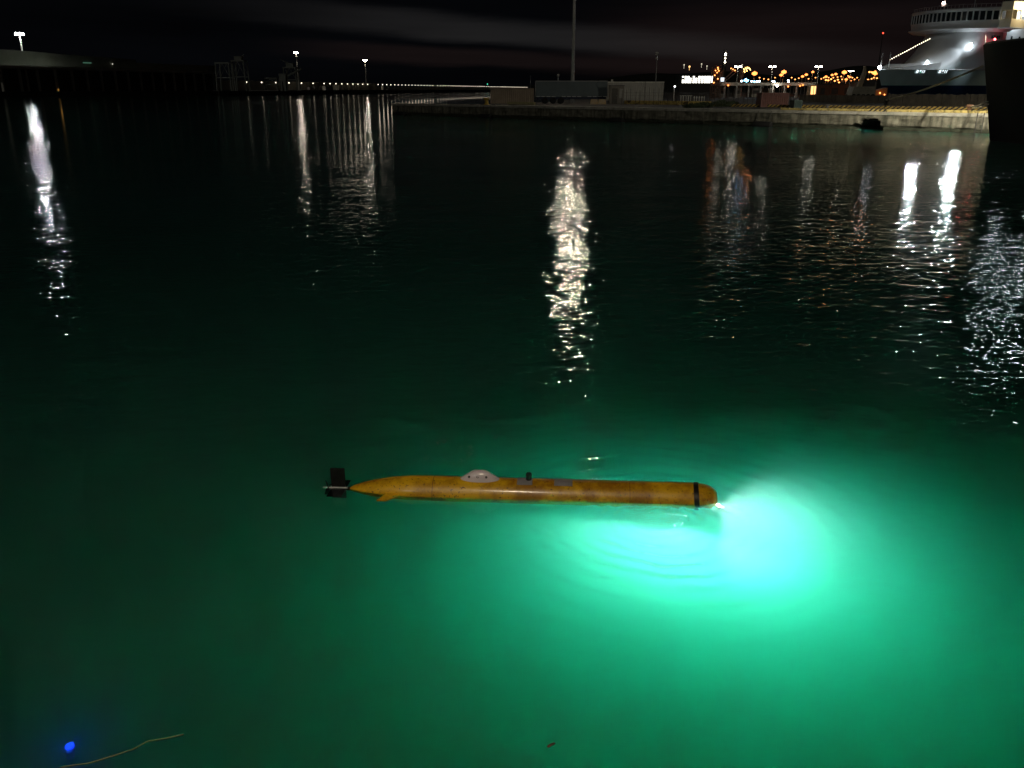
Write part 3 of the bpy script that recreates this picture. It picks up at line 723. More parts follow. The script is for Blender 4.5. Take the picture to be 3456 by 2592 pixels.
# ---------------------------------------------------------------- white ferry
def ferry():
    T = at(2964, 236, 280.0); Zb = T.z
    rz = math.atan2(.57, .82)
    root = empty('ferry', (T.x, T.y, 0), rz, 'big white and teal ferry with a rounded bridge, lit by floodlights', 'ship')
    # hull paint, dark blue below
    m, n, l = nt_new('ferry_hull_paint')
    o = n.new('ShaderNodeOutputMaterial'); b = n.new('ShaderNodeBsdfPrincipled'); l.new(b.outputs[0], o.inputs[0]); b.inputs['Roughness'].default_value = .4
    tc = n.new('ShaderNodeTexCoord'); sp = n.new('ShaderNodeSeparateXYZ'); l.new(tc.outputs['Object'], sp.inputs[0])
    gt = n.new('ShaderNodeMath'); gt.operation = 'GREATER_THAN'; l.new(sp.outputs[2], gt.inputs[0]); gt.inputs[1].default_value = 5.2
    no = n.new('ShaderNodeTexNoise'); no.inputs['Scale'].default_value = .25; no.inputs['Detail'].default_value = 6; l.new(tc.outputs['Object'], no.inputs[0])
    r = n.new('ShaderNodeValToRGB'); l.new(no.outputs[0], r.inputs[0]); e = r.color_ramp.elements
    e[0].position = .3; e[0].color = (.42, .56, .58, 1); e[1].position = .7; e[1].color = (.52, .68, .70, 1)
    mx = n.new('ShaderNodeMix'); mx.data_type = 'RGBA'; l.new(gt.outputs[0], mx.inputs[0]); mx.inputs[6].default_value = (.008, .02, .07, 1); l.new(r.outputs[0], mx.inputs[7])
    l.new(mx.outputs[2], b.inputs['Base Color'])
    secs = []
    for s, wd, ww in ((0, .15, .1), (3, 2.6, .5), (7, 5.4, 1.8), (13, 8.6, 4.5), (20, 11, 8), (30, 13, 11.5), (42, 13.6, 13.2), (140, 13.6, 13.4)):
        loop = []
        for t in (0, .12, .25, .38, .5, .62, .75, .88, 1.0):
            z = -1.5 + (Zb + 1.5) * t; k = max(0, z / Zb)
            w = ww + (wd - ww) * k ** 1.2
            loop.append((s + (Zb - z) * .62 * max(0, 1 - s / 30), w, z))
        secs.append(loop + [(x, -y, z) for x, y, z in loop[::-1]])
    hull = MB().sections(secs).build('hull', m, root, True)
    WH = mat('ferry_white', (.62, .64, .64), .45, var=.12, scale=.15)
    GL = mat('dark_glass', (.02, .03, .035), .12)
    # swept superstructure front
    secs = []
    for z, sf, w in ((Zb - .2, 15, 8.0), (Zb + 2, 19, 9.2), (Zb + 5, 25, 10.8), (Zb + 8, 30, 12.0), (21.8, 34.5, 12.6)):
        loop = []
        for k in range(25):
            t = -math.pi / 2 + math.pi * k / 24
            loop.append((sf + 16 - 16 * math.cos(t) ** .9 if math.cos(t) > 0 else sf + 16, w * math.sin(t), z))
        loop += [(60, w, z), (60, -w, z)]
        secs.append(loop)
    MB().sections(secs).build('swept_front', WH, root, True)
    # bridge deck: curved front
    def barc(y, off=0): return 31.5 + off + (y / 15.0) ** 2 * 6.5
    def bridge_loop(z, off, w):
        lp = [(barc(w * (k / 12 - 1), off), w * (k / 12 - 1), z) for k in range(25)]
        return lp + [(46, w, z), (46, -w, z)]
    MB().sections([bridge_loop(21.3, 1.4, 14.2), bridge_loop(22.2, -.9, 15.2), bridge_loop(22.6, -.8, 15.2)]).build('bridge_lip', WH, root, True)
    MB().sections([bridge_loop(22.603, .5, 14.8), bridge_loop(24.6, 0, 14.9)]).build('bridge_front', WH, root, True)
    MB().sections([bridge_loop(27.25, .0, 14.9), bridge_loop(28.0, -.25, 15.1), bridge_loop(28.25, .1, 14.9)]).build('bridge_roof', WH, root, True)
    MB().sections([bridge_loop(24.603, .9, 14.5), bridge_loop(27.247, .7, 14.5)]).build('bridge_core', mat('bridge_inside', (.03, .035, .035), .6), root)
    nW = 19
    for k in range(nW):
        y0 = -14.6 + 29.2 * k / nW; y1 = -14.6 + 29.2 * (k + 1) / nW
        a0 = (barc(y0 + .28, .12), y0 + .28); a1 = (barc(y1 - .28, .12), y1 - .28)
        q = MB()
        vs = [q.b.verts.new((*p, z)) for p in (a0, a1) for z in (24.65, 27.2)]; back = [q.b.verts.new((p[0] + .08, p[1], z)) for p in (a0, a1) for z in (24.65, 27.2)]
        q.b.faces.new((vs[0], vs[1], vs[3], vs[2])); q.b.faces.new((back[0], back[2], back[3], back[1]))
        q.b.faces.new((vs[0], vs[2], back[2], back[0])); q.b.faces.new((vs[1], back[1], back[3], vs[3])); q.b.faces.new((vs[0], back[0], back[1], vs[1])); q.b.faces.new((vs[2], vs[3], back[3], back[2]))
        q.build('window', GL, root)
    q = MB()
    for k in range(nW + 1):
        y0 = -14.6 + 29.2 * k / nW; q.box(barc(y0) - .05, barc(y0) + .3, y0 - .17, y0 + .17, 24.603, 27.247)
    q.build('window_posts', WH, root)
    # near wing, yellowish lamplight
    q = MB(); q.box(37, 46, -18.8, -15.25, 22.3, 24.6); q.box(37, 46, -18.8, -15.25, 27.2, 29.6)
    for u in (37.1, 39.9, 42.9, 45.8): q.box(u - .12, u + .12, -18.8, -18.5, 24.6, 27.2)
    for v in (-18.6, -15.5): q.box(37.0, 37.2, v - .14, v + .14, 24.6, 27.2)
    q.box(40, 40.2, -18.4, -15.3, 24.6, 27.2)
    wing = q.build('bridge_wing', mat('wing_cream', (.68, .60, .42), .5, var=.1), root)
    MB().box(36.8, 46.2, -18.85, -15.22, 22.0, 22.28).build('wing_lip', WH, wing)
    for k in range(8): MB().tube([(37.5 + k * 1.1, -18.5, 29.6), (37.5 + k * 1.1, -18.5, 30.7)], .06, 5).build('rail_post', M_STEEL, wing)
    # side superstructure aft of the bridge
    q = MB(); q.box(46.2, 130, -13.5, 13.5, Zb - .3, 24.5); q.box(48, 120, -12.8, 12.8, 24.503, 29)
    q.build('side_house', WH, root)
    for k, u in enumerate((40.0, 43.0, 49, 54, 59, 64)):
        MB().box(u, u + .9, -13.62 if u > 46 else -12.75, -13.51 if u > 46 else -12.0, 19.2, 20.2).build('porthole', GL, root)
    # mooring openings in the bow
    OPN = emit('lit_opening', (.8, .95, 1), 1.3)
    def on_hull(px, py):
        # intersect pixel ray with hull side plane approx
        from mathutils.bvhtree import BVHTree
        bpy.context.view_layer.update()
        mw = hull.matrix_world.inverted(); o_ = mw @ Vector((0, 0, H)); d = (mw.to_3x3() @ ray(px, py)).normalized()
        ok, loc, nor, idx = hull.ray_cast(o_, d)
        return (loc, nor) if ok else (None, None)
    for (pa, pb_) in ((3090, 3122), (3166, 3197)):
        loc, nor = on_hull((pa + pb_) / 2, 240); l0, n0 = on_hull(pa, 240); l1, n1 = on_hull(pb_, 240)
        if loc is None or l0 is None or l1 is None: continue
        w = (l1 - l0).length; u = (l1 - l0).normalized(); nn = nor.normalized(); v = nn.cross(u)
        if v.z < 0: v = -v
        Mx = Matrix((( u.x, nn.x, v.x, loc.x), (u.y, nn.y, v.y, loc.y), (u.z, nn.z, v.z, loc.z), (0, 0, 0, 1)))
        op = MB().box(-w / 2, w / 2, .02, .12, -.55, .55, Mx).build('mooring_opening', OPN, root)
        fr = MB()
        fr.box(-w / 2 - .1, w / 2 + .1, .13, .24, .5, .62, Mx)
        for s in (-1, -.3, .25, .62, 1): fr.box(s * w / 2 - .09, s * w / 2 + .09, .121, .25, -.6, .6, Mx)
        fr.box(-w * .16, w * .13, .121, .22, -.45, -.1, Mx)
        fr.build('frame', M_DSTEEL, op)
    loc, nor = on_hull(3128, 259)
    if loc:
        u = Vector((0, 0, 1)).cross(nor).normalized()
        q = MB()
        for s in (-.6, .6):
            c = loc + nor * .04 + u * s
            q.tube([c + (u * math.cos(t) + Vector((0, 0, 1)) * math.sin(t)) * .38 for t in [2 * math.pi * k / 16 for k in range(17)]], .06, 5)
        q.build('hull_mark', mat('mark_paint', (.5, .55, .55), .5), root)
    # foredeck coamings, bow rail poles, bulwark cap
    q = MB(); q.tube([(0.2, 0, Zb + .1), (3, -2.6, Zb + .1), (7, -5.4, Zb + .1), (13, -8.6, Zb + .1), (20, -11, Zb + .1), (30, -13, Zb + .1), (44, -13.6, Zb + .1)], .12, 6)
    q.build('bulwark_cap', WH, root)
    MB().sections([[(6, -4.2, Zb + .05), (6, 4.2, Zb + .05), (6.4, 4.2, Zb + .75), (6.4, -4.2, Zb + .75)], [(18, -9, Zb + .05), (18, 9, Zb + .05), (19, 9, Zb + 2.2), (19, -9, Zb + 2.2)]]).build('breakwater_deck', WH, root)
    for (u, h_) in ((1.0, 4.8), (5.2, 5.2)):
        MB().tube([(u, 0, Zb), (u + .2, 0, Zb + h_)], [.14, .08], 8).build('bow_staff', M_GALV, root)
    # string of bulbs
    a = Vector((5.4, 0, Zb + 3.0)); b_ = Vector((25.5, 0, Zb + 9.6)); B = emit('warm_bulb', (1, .85, .6), 9)
    # bulbs hang on a stay from the fore staff to the superstructure
    MB().tube([a + Vector((0, 0, .15)), b_ + Vector((0, 0, .15))], .03, 4).build('stay_wire', M_DSTEEL, root)
    for k in range(20):
        p = a.lerp(b_, k / 19); MB().ball(p, .13, 1).build('bulb', B, root)
    # radar mast and aerials
    MB().tube([(38, -6, 28.2), (38, -6, 33)], .16, 6).tube([(38, -7.5, 32.4), (38, -4.5, 32.4)], .1, 6).build('radar_mast', M_STEEL, root)
    MB().tube([(38, 4, 28.2), (38, 4, 32)], .2, 6).box(37.4, 38.6, 3.2, 4.8, 29.6, 30.4).build('signal_mast', M_STEEL, root)
    MB().ball((37.2, 4, 30.6), .42, 2).build('masthead_lamp', emit('pink_white_lamp', (1, .72, .62), 30), root)
    q = MB()
    for k in range(26):
        y = -14.5 + 29 * k / 25; q.tube([(barc(y, .6), y, 28.2), (barc(y, .6), y, 29.3)], .05, 4)
    q.tube([(barc(-14.5 + 29 * k / 25, .6), -14.5 + 29 * k / 25, 29.3) for k in range(26)], .05, 4)
    q.build('roof_rail', M_STEEL, root)
    # floodlights
    def flood(px, py, name, loc, r, power, aimd, col=(.82, .92, 1), ang=110, es=60, out=0):
        MB().ball(loc, r, 2).build(name, emit(name + '_glow', col, es), root)
        L_ = lamp_light('floodlight_beam', 'SPOT', Vector(loc) + Vector(aimd).normalized() * (r + .1), power, col, root, spot_size=R(ang), spot_blend=.5, shadow_soft_size=.3)
        aim(L_, aimd)
        if out:
            tc_ = Matrix.Rotation(-rz, 3, 'Z') @ (Vector((0, 0, H)) - Vector(T)); tc_.z = -6; tc_.normalize()
            L2 = lamp_light('outboard_beam', 'SPOT', Vector(loc) + tc_ * (r + .1), out, col, root, spot_size=R(40), spot_blend=.6, shadow_soft_size=r); aim(L2, tc_)
    flood(3292, 165, 'deck_floodlight', (33, -9.6, 17.4), .45, 2000, (-1, .22, -.12), ang=100, es=60, out=10000)
    flood(3122, 203, 'foredeck_floodlight', (20, -3.6, Zb + 2.7), .28, 900, (-.6, -.3, -.8), ang=150, es=60, out=22000)
    flood(3425, 66, 'wing_floodlight', (43.5, -19.4, 26.4), .42, 1400, (-.1, -.6, -.4), (1, .95, .85), ang=160, es=60)
    flood(3452, 72, 'side_floodlight', (49.5, -16.2, 26.6), .6, 2200, (.3, .9, -.6), ang=160, es=60)
    MB().ball((.3, -.2, Zb + .7), .55, 2).build('bow_lamp', emit('bow_lamp_glow', (.85, .92, 1), 25), root)
    MB().ball((40, -13.2, 19), .3, 2).build('port_lamp', emit('red_lamp', (1, .08, .1), 30), root)
    L3 = lamp_light('hull_fill', 'SPOT', (36, -21, 24), 26000, (.85, .93, 1), root, spot_size=R(100), spot_blend=.8, shadow_soft_size=.3); aim(L3, (-1, .20, -.42))  # added spot without a fixture, brightens the hull side
    lamp_light('wing_glow', 'POINT', (41, -21.5, 28.5), 2500, (1, .82, .5), root, shadow_soft_size=.3)
ferry()
# added floodlights over the black bow, outside the frame, lined up with water streaks
LA = emit('ship_flood_glow', (.80, .9, 1), 60)
def ship_flood(p, label, power, d, lamp_r=.3, base=None, col=(1, .93, .74), ang=110, wp=200):
    root = empty('added_floodlight', p, 0, label, 'floodlight')
    MB().lathe([(lamp_r * .5, .25), (lamp_r, .1), (lamp_r, .0)], 16).build('housing', M_DSTEEL, root, True)
    MB().lathe([(lamp_r * .9, -.03), (lamp_r * .9, -.005)], 16).build('lens', LA, root)
    MB().tube([(0, 0, .2), (0, 0, -(p.z - 7.45)) if base is None else base], .08, 6).build('bracket', M_DSTEEL, root)
    s = lamp_light('beam', 'SPOT', (0, 0, -.15), power, col, root, spot_size=R(ang), spot_blend=.8, shadow_soft_size=.3); aim(s, d)
    s2 = lamp_light('water_beam', 'SPOT', (0, 0, -.2), wp, (.8, .88, 1), root, spot_size=R(60), spot_blend=.5, shadow_soft_size=.35); aim(s2, (-.5, -.85, -.3))
ship_flood(Vector((40.6, 72.0, 12.0)), 'added unseen floodlight over the black bow aimed at the quay edge', 60000, (.22, .78, -.6), ang=84)
ship_flood(Vector((42.9, 71.5, 13.0)), 'added unseen floodlight over the black bow aimed left along the quay', 15000, (-.75, .75, -.14), wp=260)

# ---------------------------------------------------------------- breakwater with its row of lamps
BA0 = Vector((hx(745, 640), 640, 0)); BB0 = Vector((hx(1790, 2400), 2400, 0))
BU = (BB0 - BA0).normalized(); BN = Vector((-BU.y, BU.x, 0));  BZ = 3.4
if BN.x > 0: BN = -BN
BN = -BN if BN.y < 0 else BN
def bw(px, back=0., z=BZ):
    p, t = line_at(BA0 + BN * back, BB0 + BN * back, px); p.z = z; return p
def bslab(name, pa, pb_, b0, b1, z0, z1, m, parent=None):
    a, b_, c, d = bw(pa, b0), bw(pb_, b0), bw(pb_, b0) + BN * (b1 - b0), bw(pa, b0) + BN * (b1 - b0)
    return slab(name, [(q.x, q.y) for q in (a, b_, c, d)], z0, z1, m, parent)
M_PALE = mat('pale_wall', (.36, .33, .26), .85, var=.35, scale=.12)
tag(bslab('breakwater', 738, 1790, 0, 40, -9, BZ, M_DARKC), kind='structure')
root = empty('sea_wall', (0, 0, 0), 0, 'long pale sea wall lit by lamps behind the breakwater road', 'wall')
bslab('high_wall', 700, 1270, 22, 26, BZ + .01, 10.8, M_PALE, root)
bslab('low_wall', 1270.5, 1786, 22, 25, BZ + .01, 7.2, M_PALE, root)
tag(bslab('storage_shed', 1145, 1262, 12, 19, BZ + .01, 8.2, mat('shed_cream', (.45, .42, .33), .8, var=.3, scale=.3)), 'long low cream shed in front of the sea wall', 'shed')
LPX = [834, 885, 933, 977, 1019, 1058, 1095, 1115, 1135, 1155, 1174, 1192, 1209, 1225, 1242, 1277, 1292, 1306, 1320, 1333, 1345, 1357, 1369, 1380, 1391,
       1402, 1412, 1422, 1432, 1442, 1452, 1461, 1477, 1487, 1496, 1505, 1514, 1523, 1531, 1539, 1547, 1555, 1563, 1570, 1577, 1584, 1591, 1598, 1605, 1612,
       1618, 1624, 1630, 1636, 1642, 1648, 1654, 1659, 1664, 1669, 1674, 1679, 1684]
x = 1689.
while x < 1780: LPX.append(x); x += 3.6
GLOBE = emit('lamp_globe_glow', (1, .86, .66), 3)
lp = empty('wall_lamp', (0, 0, 0), 0, 'white lamp in the long row along the breakwater', 'lamp', 'lamps along the breakwater')
MB().tube([(0, 0, 0), (0, 0, 5.6)], [.12, .08], 6).build('post', M_GALV, lp)
MB().ball((0, 0, 6.0), .62, 1, (1, 1, .8)).build('globe', GLOBE, lp)
for i, px in enumerate(LPX):
    o = lp if i == 0 else copy_tree(lp)
    o.location = bw(px, 8)
def high_mast(p, top, label, s=1.0, glow=None):
    root = empty('lighting_mast', p, 0, label, 'light mast')
    MB().tube([(0, 0, 0), (0, 0, top - p.z)], [.55 * s, .28 * s], 10).build('pole', mat('mast_pale', (.6, .58, .5), .5), root, True)
    MB().lathe([(1.5 * s, 0), (1.7 * s, .25), (1.5 * s, .5)], 14).build('head_ring', M_STEEL, root, loc=(0, 0, top - p.z))
    for k in range(6):
        a = k * math.pi / 3
        MB().box(-.42 * s, .42 * s, -.2, .2, -.35, .35, Matrix.Translation((math.cos(a) * 1.8 * s, math.sin(a) * 1.8 * s, top - p.z - .5)) @ Matrix.Rotation(a + math.pi / 2, 4, 'Z')).build('floodlight', glow, root)
    return root
HG = emit('mast_flood_glow', (1, .88, .74), 130)
HGB = emit('mast_flood_bluewhite', (.92, .94, 1), 420)
p = bw(1009, 18); high_mast(p, zat(176, p.y), 'left one of two tall white lighting masts on the breakwater', glow=HG)
p = bw(1237, 18); high_mast(p, zat(202, p.y), 'right one of two tall white lighting masts on the breakwater', glow=HG)
# pale vans and boxes parked on the breakwater
def van(px0, px1, h_, label, m):
    a = bw(px0, 3); b_ = bw(px1, 3); L = (b_ - a).length
    root = empty('van', a, math.atan2(BU.y, BU.x), label, 'van')
    MB().prism([(0, .5), (L, .5), (L, h_ * .55), (L - 1.2, h_ * .62), (L - 2.0, h_), (0, h_)], 0, 2.2).build('body', m, root)
    for u in (1.2, L - 1.5): MB().lathe([(.42, -.1), (.42, .1)], 12, 'X', Matrix.Translation((u, 0, .42)) @ Matrix.Rotation(R(90), 4, 'Z')).build('wheel', M_BLACK, root)
    MB().prism([(L - 1.9, h_ * .66), (L - 1.3, h_ * .66), (L - 1.95, h_ * .9)], -.03, -.002).build('window', M_DSTEEL, root)
M_VAN = mat('white_van_paint', (.75, .72, .62), .5)
van(1046, 1062, 2.6, 'pale van parked left on the lit breakwater', M_VAN)
van(1063, 1074, 3.0, 'pale van parked second on the lit breakwater', M_VAN)
van(1293, 1311, 5.0, 'tall pale truck on the breakwater right of the shed', M_VAN)
for a, b_, h_, lab in ((1099, 1124, 3.4, 'pale box container on the breakwater right of the vans'), (1313, 1330, 3.6, 'small pale box container right of the tall truck')):
    q = bslab('cargo_box', a, b_, 3, 6, BZ + .01, BZ + h_, M_VAN); tag(q, lab, 'container')

# ---------------------------------------------------------------- left quay: elevated warehouse on pillars
LA0 = Vector((hx(-60, 455), 455, 0)); LB0 = Vector((hx(745, 640), 640, 0))
LU = (LB0 - LA0).normalized(); LN = Vector((-LU.y, LU.x, 0))
def lq(px, back=0., z=3.):
    p, t = line_at(LA0 + LN * back, LB0 + LN * back, px); p.z = z; return p
def lslab(name, pa, pb_, b0, b1, z0, z1, m, parent=None):
    a, b_ = lq(pa, b0), lq(pb_, b0); c, d = b_ + LN * (b1 - b0), a + LN * (b1 - b0)
    return slab(name, [(q.x, q.y) for q in (a, b_, c, d)], z0, z1, m, parent)
tag(lslab('left_quay', -60, 745, 0, 60, -9, 3.0, M_DARKC), kind='structure')
M_PIL = mat('pillar_concrete', (.6, .58, .5), .8, var=.3, scale=.2)
M_SHED = mat('shed_wall', (.24, .27, .21), .8, var=.35, scale=.04)
root = empty('warehouse', (0, 0, 0), 0, 'long dim warehouse raised on rows of pillars at the far left', 'warehouse')
lslab('deck', -60, 735, 6, 26, 14.6, 15.8, M_PIL, root)
a0 = lq(-60, 12); a1 = lq(472, 12)
q = MB(); z0a, z0b = 15.81, 15.81; za, zb = zat(148, a0.y) - .5, zat(196, a1.y)
for P_, zt in ((a0, za), (a1, zb)): pass
vs = []
for P_, zt in ((a0, za), (a1, zb)):
    for off in (0, 22):
        b_ = P_ + LN * off
        vs += [q.b.verts.new((b_.x, b_.y, 15.81)), q.b.verts.new((b_.x, b_.y, zt - (1.0 if off == 0 else 0)))]
for f in ((0, 4, 5, 1), (2, 3, 7, 6), (0, 1, 3, 2), (4, 6, 7, 5), (1, 5, 7, 3), (0, 2, 6, 4)): q.b.faces.new([vs[i] for i in f])
q.build('upper_storey', M_SHED, root)
lslab('parapet', 472, 735, 12, 13, 15.81, 20.0, mat('parapet_dark', (.24, .24, .19), .85), root)
PPX = [12, 75, 135, 195, 250, 300, 348, 395, 438, 480, 520, 557, 592, 627, 660, 692, 724]
for px in PPX:
    p = lq(px, 7); MB().box(-.55, .55, -.55, .55, 0, 11.59).build('pillar', M_PIL, root, loc=(p.x, p.y, 3.005))
lslab('back_wall', -60, 735, 20, 21, 3.01, 14.59, mat('warehouse_dark', (.10, .085, .075), .9, var=.4, scale=.05), root)
for px, py in ((305, 212), (392, 216)):
    p = lq(px, 11.9); 
p = lq(308, 11.5); MB().box(-3.2, 3.2, -.1, .1, -.35, .35).build('green_strip_lamp', emit('green_strip', (.35, .9, .6), .10), root, loc=(p.x, p.y, zat(212, p.y))).rotation_euler = (0, 0, math.atan2(LU.y, LU.x))
p = lq(392, 11.3); MB().ball((0, 0, 0), .3, 1).build('window_lamp', emit('dim_window', (1, .95, .8), 1.2), root, loc=(p.x, p.y, zat(216, p.y)))
p = lq(197, 5); o = MB().ball((0, 0, .9), .5, 1).tube([(0, 0, 0), (0, 0, .6)], .1, 6).build('orange_lamp', emit('orange_dim', (1, .5, .1), .35)); o.location = p; tag(o, 'dim orange lamp at the foot of the warehouse', 'lamp')
p = Vector((hx(98, 500), 500, 3.0)); high_mast(p, zat(112, 500), 'tall lighting mast with a blue-white glare above the warehouse', 1.1, HGB)
# portal cranes between warehouse and breakwater
def portal(px0, px1, ptop, Y, label, jib=None):
    x0, x1 = hx(px0, Y), hx(px1, Y); zt = zat(ptop, Y); w = x1 - x0
    root = empty('portal_crane', (x0, Y, 3.0), 0, label, 'crane'); h_ = zt - 3
    for u in (0, w):
        for v in (0, 9): MB().tube([(u, v, 0), (u + (w / 2 - u) * .12, v, h_)], .5, 6).build('leg', M_DSTEEL2, root)
    q = MB()
    for v in (0, 9): q.box(0, w, v - .4, v + .4, h_ - .8, h_); q.box(0, w, v - .3, v + .3, h_ * .45, h_ * .45 + .6)
    for u in (.2, w - .2): q.box(u - .4, u + .4, .4, 8.6, h_ - .8, h_ - .02)
    q.build('cross_beam', M_DSTEEL2, root)
    b = MB()
    for v in (0, 9): b.tube([(0, v, h_ * .45), (w / 2, v, h_ - .8)], .18, 5); b.tube([(w, v, h_ * .45), (w / 2, v, h_ - .8)], .18, 5)
    b.build('brace', M_DSTEEL2, root)
    if jib:
        j = MB(); j.box(w * .2, w * .75, 2, 7, h_ + .02, h_ + 2.6); j.build('cabin', M_DSTEEL2, root)
        MB().tube([(w * .6, 4.5, h_ + 1.5), (w * .6 + jib[0], 4.5, h_ + jib[1])], [.5, .2], 5).build('jib', M_DSTEEL2, root)
M_DSTEEL2 = mat('crane_grey', (.18, .19, .15), .6, var=.3)
portal(733, 782, 210, 600, 'boxy portal crane nearest the warehouse end')
portal(788, 832, 203, 630, 'taller portal crane with an open frame, second from the warehouse', (3, 4))
portal(960, 1004, 226, 640, 'dark portal crane standing against the lit wall left of the mast', (-8, 5))
portal(893, 938, 262, 650, 'low dark portal frame in front of the lit sea wall')
p = (hx(735, 610), 610)
tag(slab('machine_house', [(hx(840, 600), 600), (hx(938, 600), 600), (hx(938, 606), 606), (hx(840, 606), 606)], 3.01, 3.6, M_DARKC), 'low dark plinth at the root of the breakwater', 'plinth')
q = MB(); x0 = hx(945, 610); q.box(0, 4.5, 0, 4, 6, 11); q.box(.6, 1.6, .5, 3.5, 0, 6.0); q.box(3.0, 4.0, .5, 3.5, 0, 6.0); q.tube([(4, 2, 9), (15, 2, 14)], .6, 6)
o = q.build('hopper', M_DSTEEL2); o.location = (x0, 610, 3.01); tag(o, 'dark hopper on two stout legs in front of the lit wall', 'hopper')

# ---------------------------------------------------------------- port terminal with orange lamps
def small_lamp(px, py, Y, r, m, label, name='sodium_lamp', group=None, post=True, base=QZ, arm=True):
    z = zat(py, Y); x = hx(px, Y)
    root = empty(name, (x, Y, base), 0, label, 'lamp', group)
    if post: MB().tube([(0, .3, 0), (0, .3, z - base + .2)], [.12, .08], 6).build('post', M_GALV, root)
    MB().ball((0, 0, z - base), r, 1, (1.2, 1, .8)).build('lamp_head', m, root)
    if post: MB().box(-.3, .3, -.05, .4, z - base + r * .8 + .02, z - base + r * .8 + .12).build('hood', M_STEEL, root)
    return root
SOD = emit('sodium_glow', (1, .27, .06), 3.6); SODS = emit('sodium_small', (1, .32, .08), 5)
BIGL = {}
mid = [(2560, 262), (2575, 266), (2590, 268), (2612, 262), (2668, 262), (2680, 268), (2692, 264), (2725, 266), (2748, 262), (2768, 266), (2776, 262), (2792, 262), (2808, 262), (2822, 260), (2834, 258), (2838, 268), (2857, 256), (2872, 262), (2880, 268), (2888, 262), (2896, 270), (2903, 262)]
big = [(2542, 248), (2640, 243), (2632, 253), (2704, 258), (2716, 252), (2737, 243), (2783, 259), (2803, 253), (2815, 250), (2843, 244), (2863, 260), (2852, 268), (2947, 246)]
random.seed(11)
for i, (px, py) in enumerate(big):
    Y = (360, 380, 350, 420, 400, 460, 430, 470, 440, 400, 450, 430, 330)[i]
    BIGL[i] = small_lamp(px, py, Y, 1.0 if i in (0, 1, 9, 12) else .65, SOD, ORD[i] + ' big orange sodium lamp from the left in the terminal', group='orange sodium lamps of the terminal')
for i in (0, 1, 5, 9, 11, 12):
    px, py = big[i]; Y = (360, 380, 350, 420, 400, 460, 430, 470, 440, 400, 450, 430, 330)[i]
    lamp_light('sodium_light', 'POINT', (0, -1.6, zat(py, Y) - QZ), 500, (1, .36, .14), BIGL[i], shadow_soft_size=.5)
for i, (px, py) in enumerate(mid):
    small_lamp(px, py, 470 + (i * 37) % 60, .34, SODS, 'faint orange lamp in the far row behind the big sodium lamps', 'distant_lamp', 'faint orange lamps in the far row of the terminal')
sm = [(2910, 248), (2927, 243), (2935, 244), (2784, 270), (2792, 271), (2801, 267), (2814, 273), (2824, 269), (2829, 278), (2869, 274), (2945, 262), (2955, 264), (2948, 274), (2926, 268), (2937, 266)]
for i, (px, py) in enumerate(sm):
    small_lamp(px, py, 380 + i * 7, .4, SODS, ORD[i] + ' of the small orange lamps scattered low in the terminal', 'small_lamp', 'small orange lamps of the terminal')
WDL = emit('white_double_glow', (1, .93, .8), 55)
for i, (px, py, lab) in enumerate(((2485, 224, 'left-most double-headed white lamp post above the canopy'), (2600, 224, 'double-headed white lamp post above the middle of the canopy'),
                                   (2755, 224, 'double-headed white lamp post at the right end of the canopy'), (2865, 239, 'shorter double-headed white lamp post among the orange lamps'))):
    Y = (250, 252, 254, 345)[i]; x = hx(px, Y); z = zat(py, Y)
    root = empty('double_lamp_post', (x, Y, QZ), 0, lab, 'lamp post')
    MB().tube([(0, 0, 0), (0, 0, z - QZ)], [.14, .09], 8).build('pole', mat('pole_white', (.7, .68, .6), .5), root)
    MB().tube([(-.6, 0, z - QZ + .1), (.6, 0, z - QZ + .1)], .06, 6).build('cross_arm', M_GALV, root)
    for s in (-.65, .65): MB().box(s - .28, s + .28, -.25, .25, z - QZ - .12, z - QZ + .03).build('lamp_head', WDL, root)
def canopy():
    Y = 262; x0 = hx(2428, Y); x1 = hx(2752, Y); L = x1 - x0; z0 = zat(289, Y) - QZ; z1 = zat(278, Y) - QZ
    root = empty('canopy', (x0, Y, QZ), 0, 'long white flat canopy over the port gate lanes', 'canopy')
    MB().box(0, L, 0, 12, z0, z1, None, .08).build('roof', mat('canopy_white', (.62, .58, .5), .6, var=.15), root)
    for k in range(8):
        for v in (1, 11): MB().box(L * (k + .5) / 8 - .2, L * (k + .5) / 8 + .2, v - .2, v + .2, 0, z0 - .003).build('column', M_GALV, root)
    for k, (a, b_) in enumerate(((.38, .5), (.55, .62), (.02, .1), (.2, .26))):
        bx = MB().box(L * a, L * b_, 4, 8, .01, z0 - .7).build('booth', mat('booth_grey', (.3, .27, .22), .7), root)
        MB().box(L * a + .3, L * b_ - .3, 3.95, 3.998, 1.0, 1.9).build('window', M_DSTEEL, bx)
    for px, py, c in ((2455, 288, 'o'), (2620, 290, 'w'), (2657, 292, 'o'), (2697, 290, 'o'), (2706, 287, 'o')):
        u = hx(px, Y) - x0; MB().ball((u, -.6, zat(py, Y) - QZ), .26, 1).build('gate_lamp', SOD if c == 'o' else WDL, root)
    B = emit('blue_signal', (.12, .5, 1), 22); B2 = emit('blue_white_signal', (.6, .85, 1), 22)
    for px, py in ((2502, 274), (2512, 272), (2516, 268), (2523, 272), (2519, 275), (2536, 275), (2545, 276), (2553, 276), (2562, 275), (2607, 275), (2612, 276), (2659, 272), (2661, 277)):
        u = hx(px, Y) - x0; q = MB().ball((u, .5, zat(py, Y) - QZ + .05), .24, 1)
        q.build('signal_lamp', B if px in (2512, 2516, 2523, 2519, 2545) else B2, root)
canopy()
lamp_light('gate_fill', 'POINT', (0, 0, 0), 1, (1, 1, 1)) if False else None
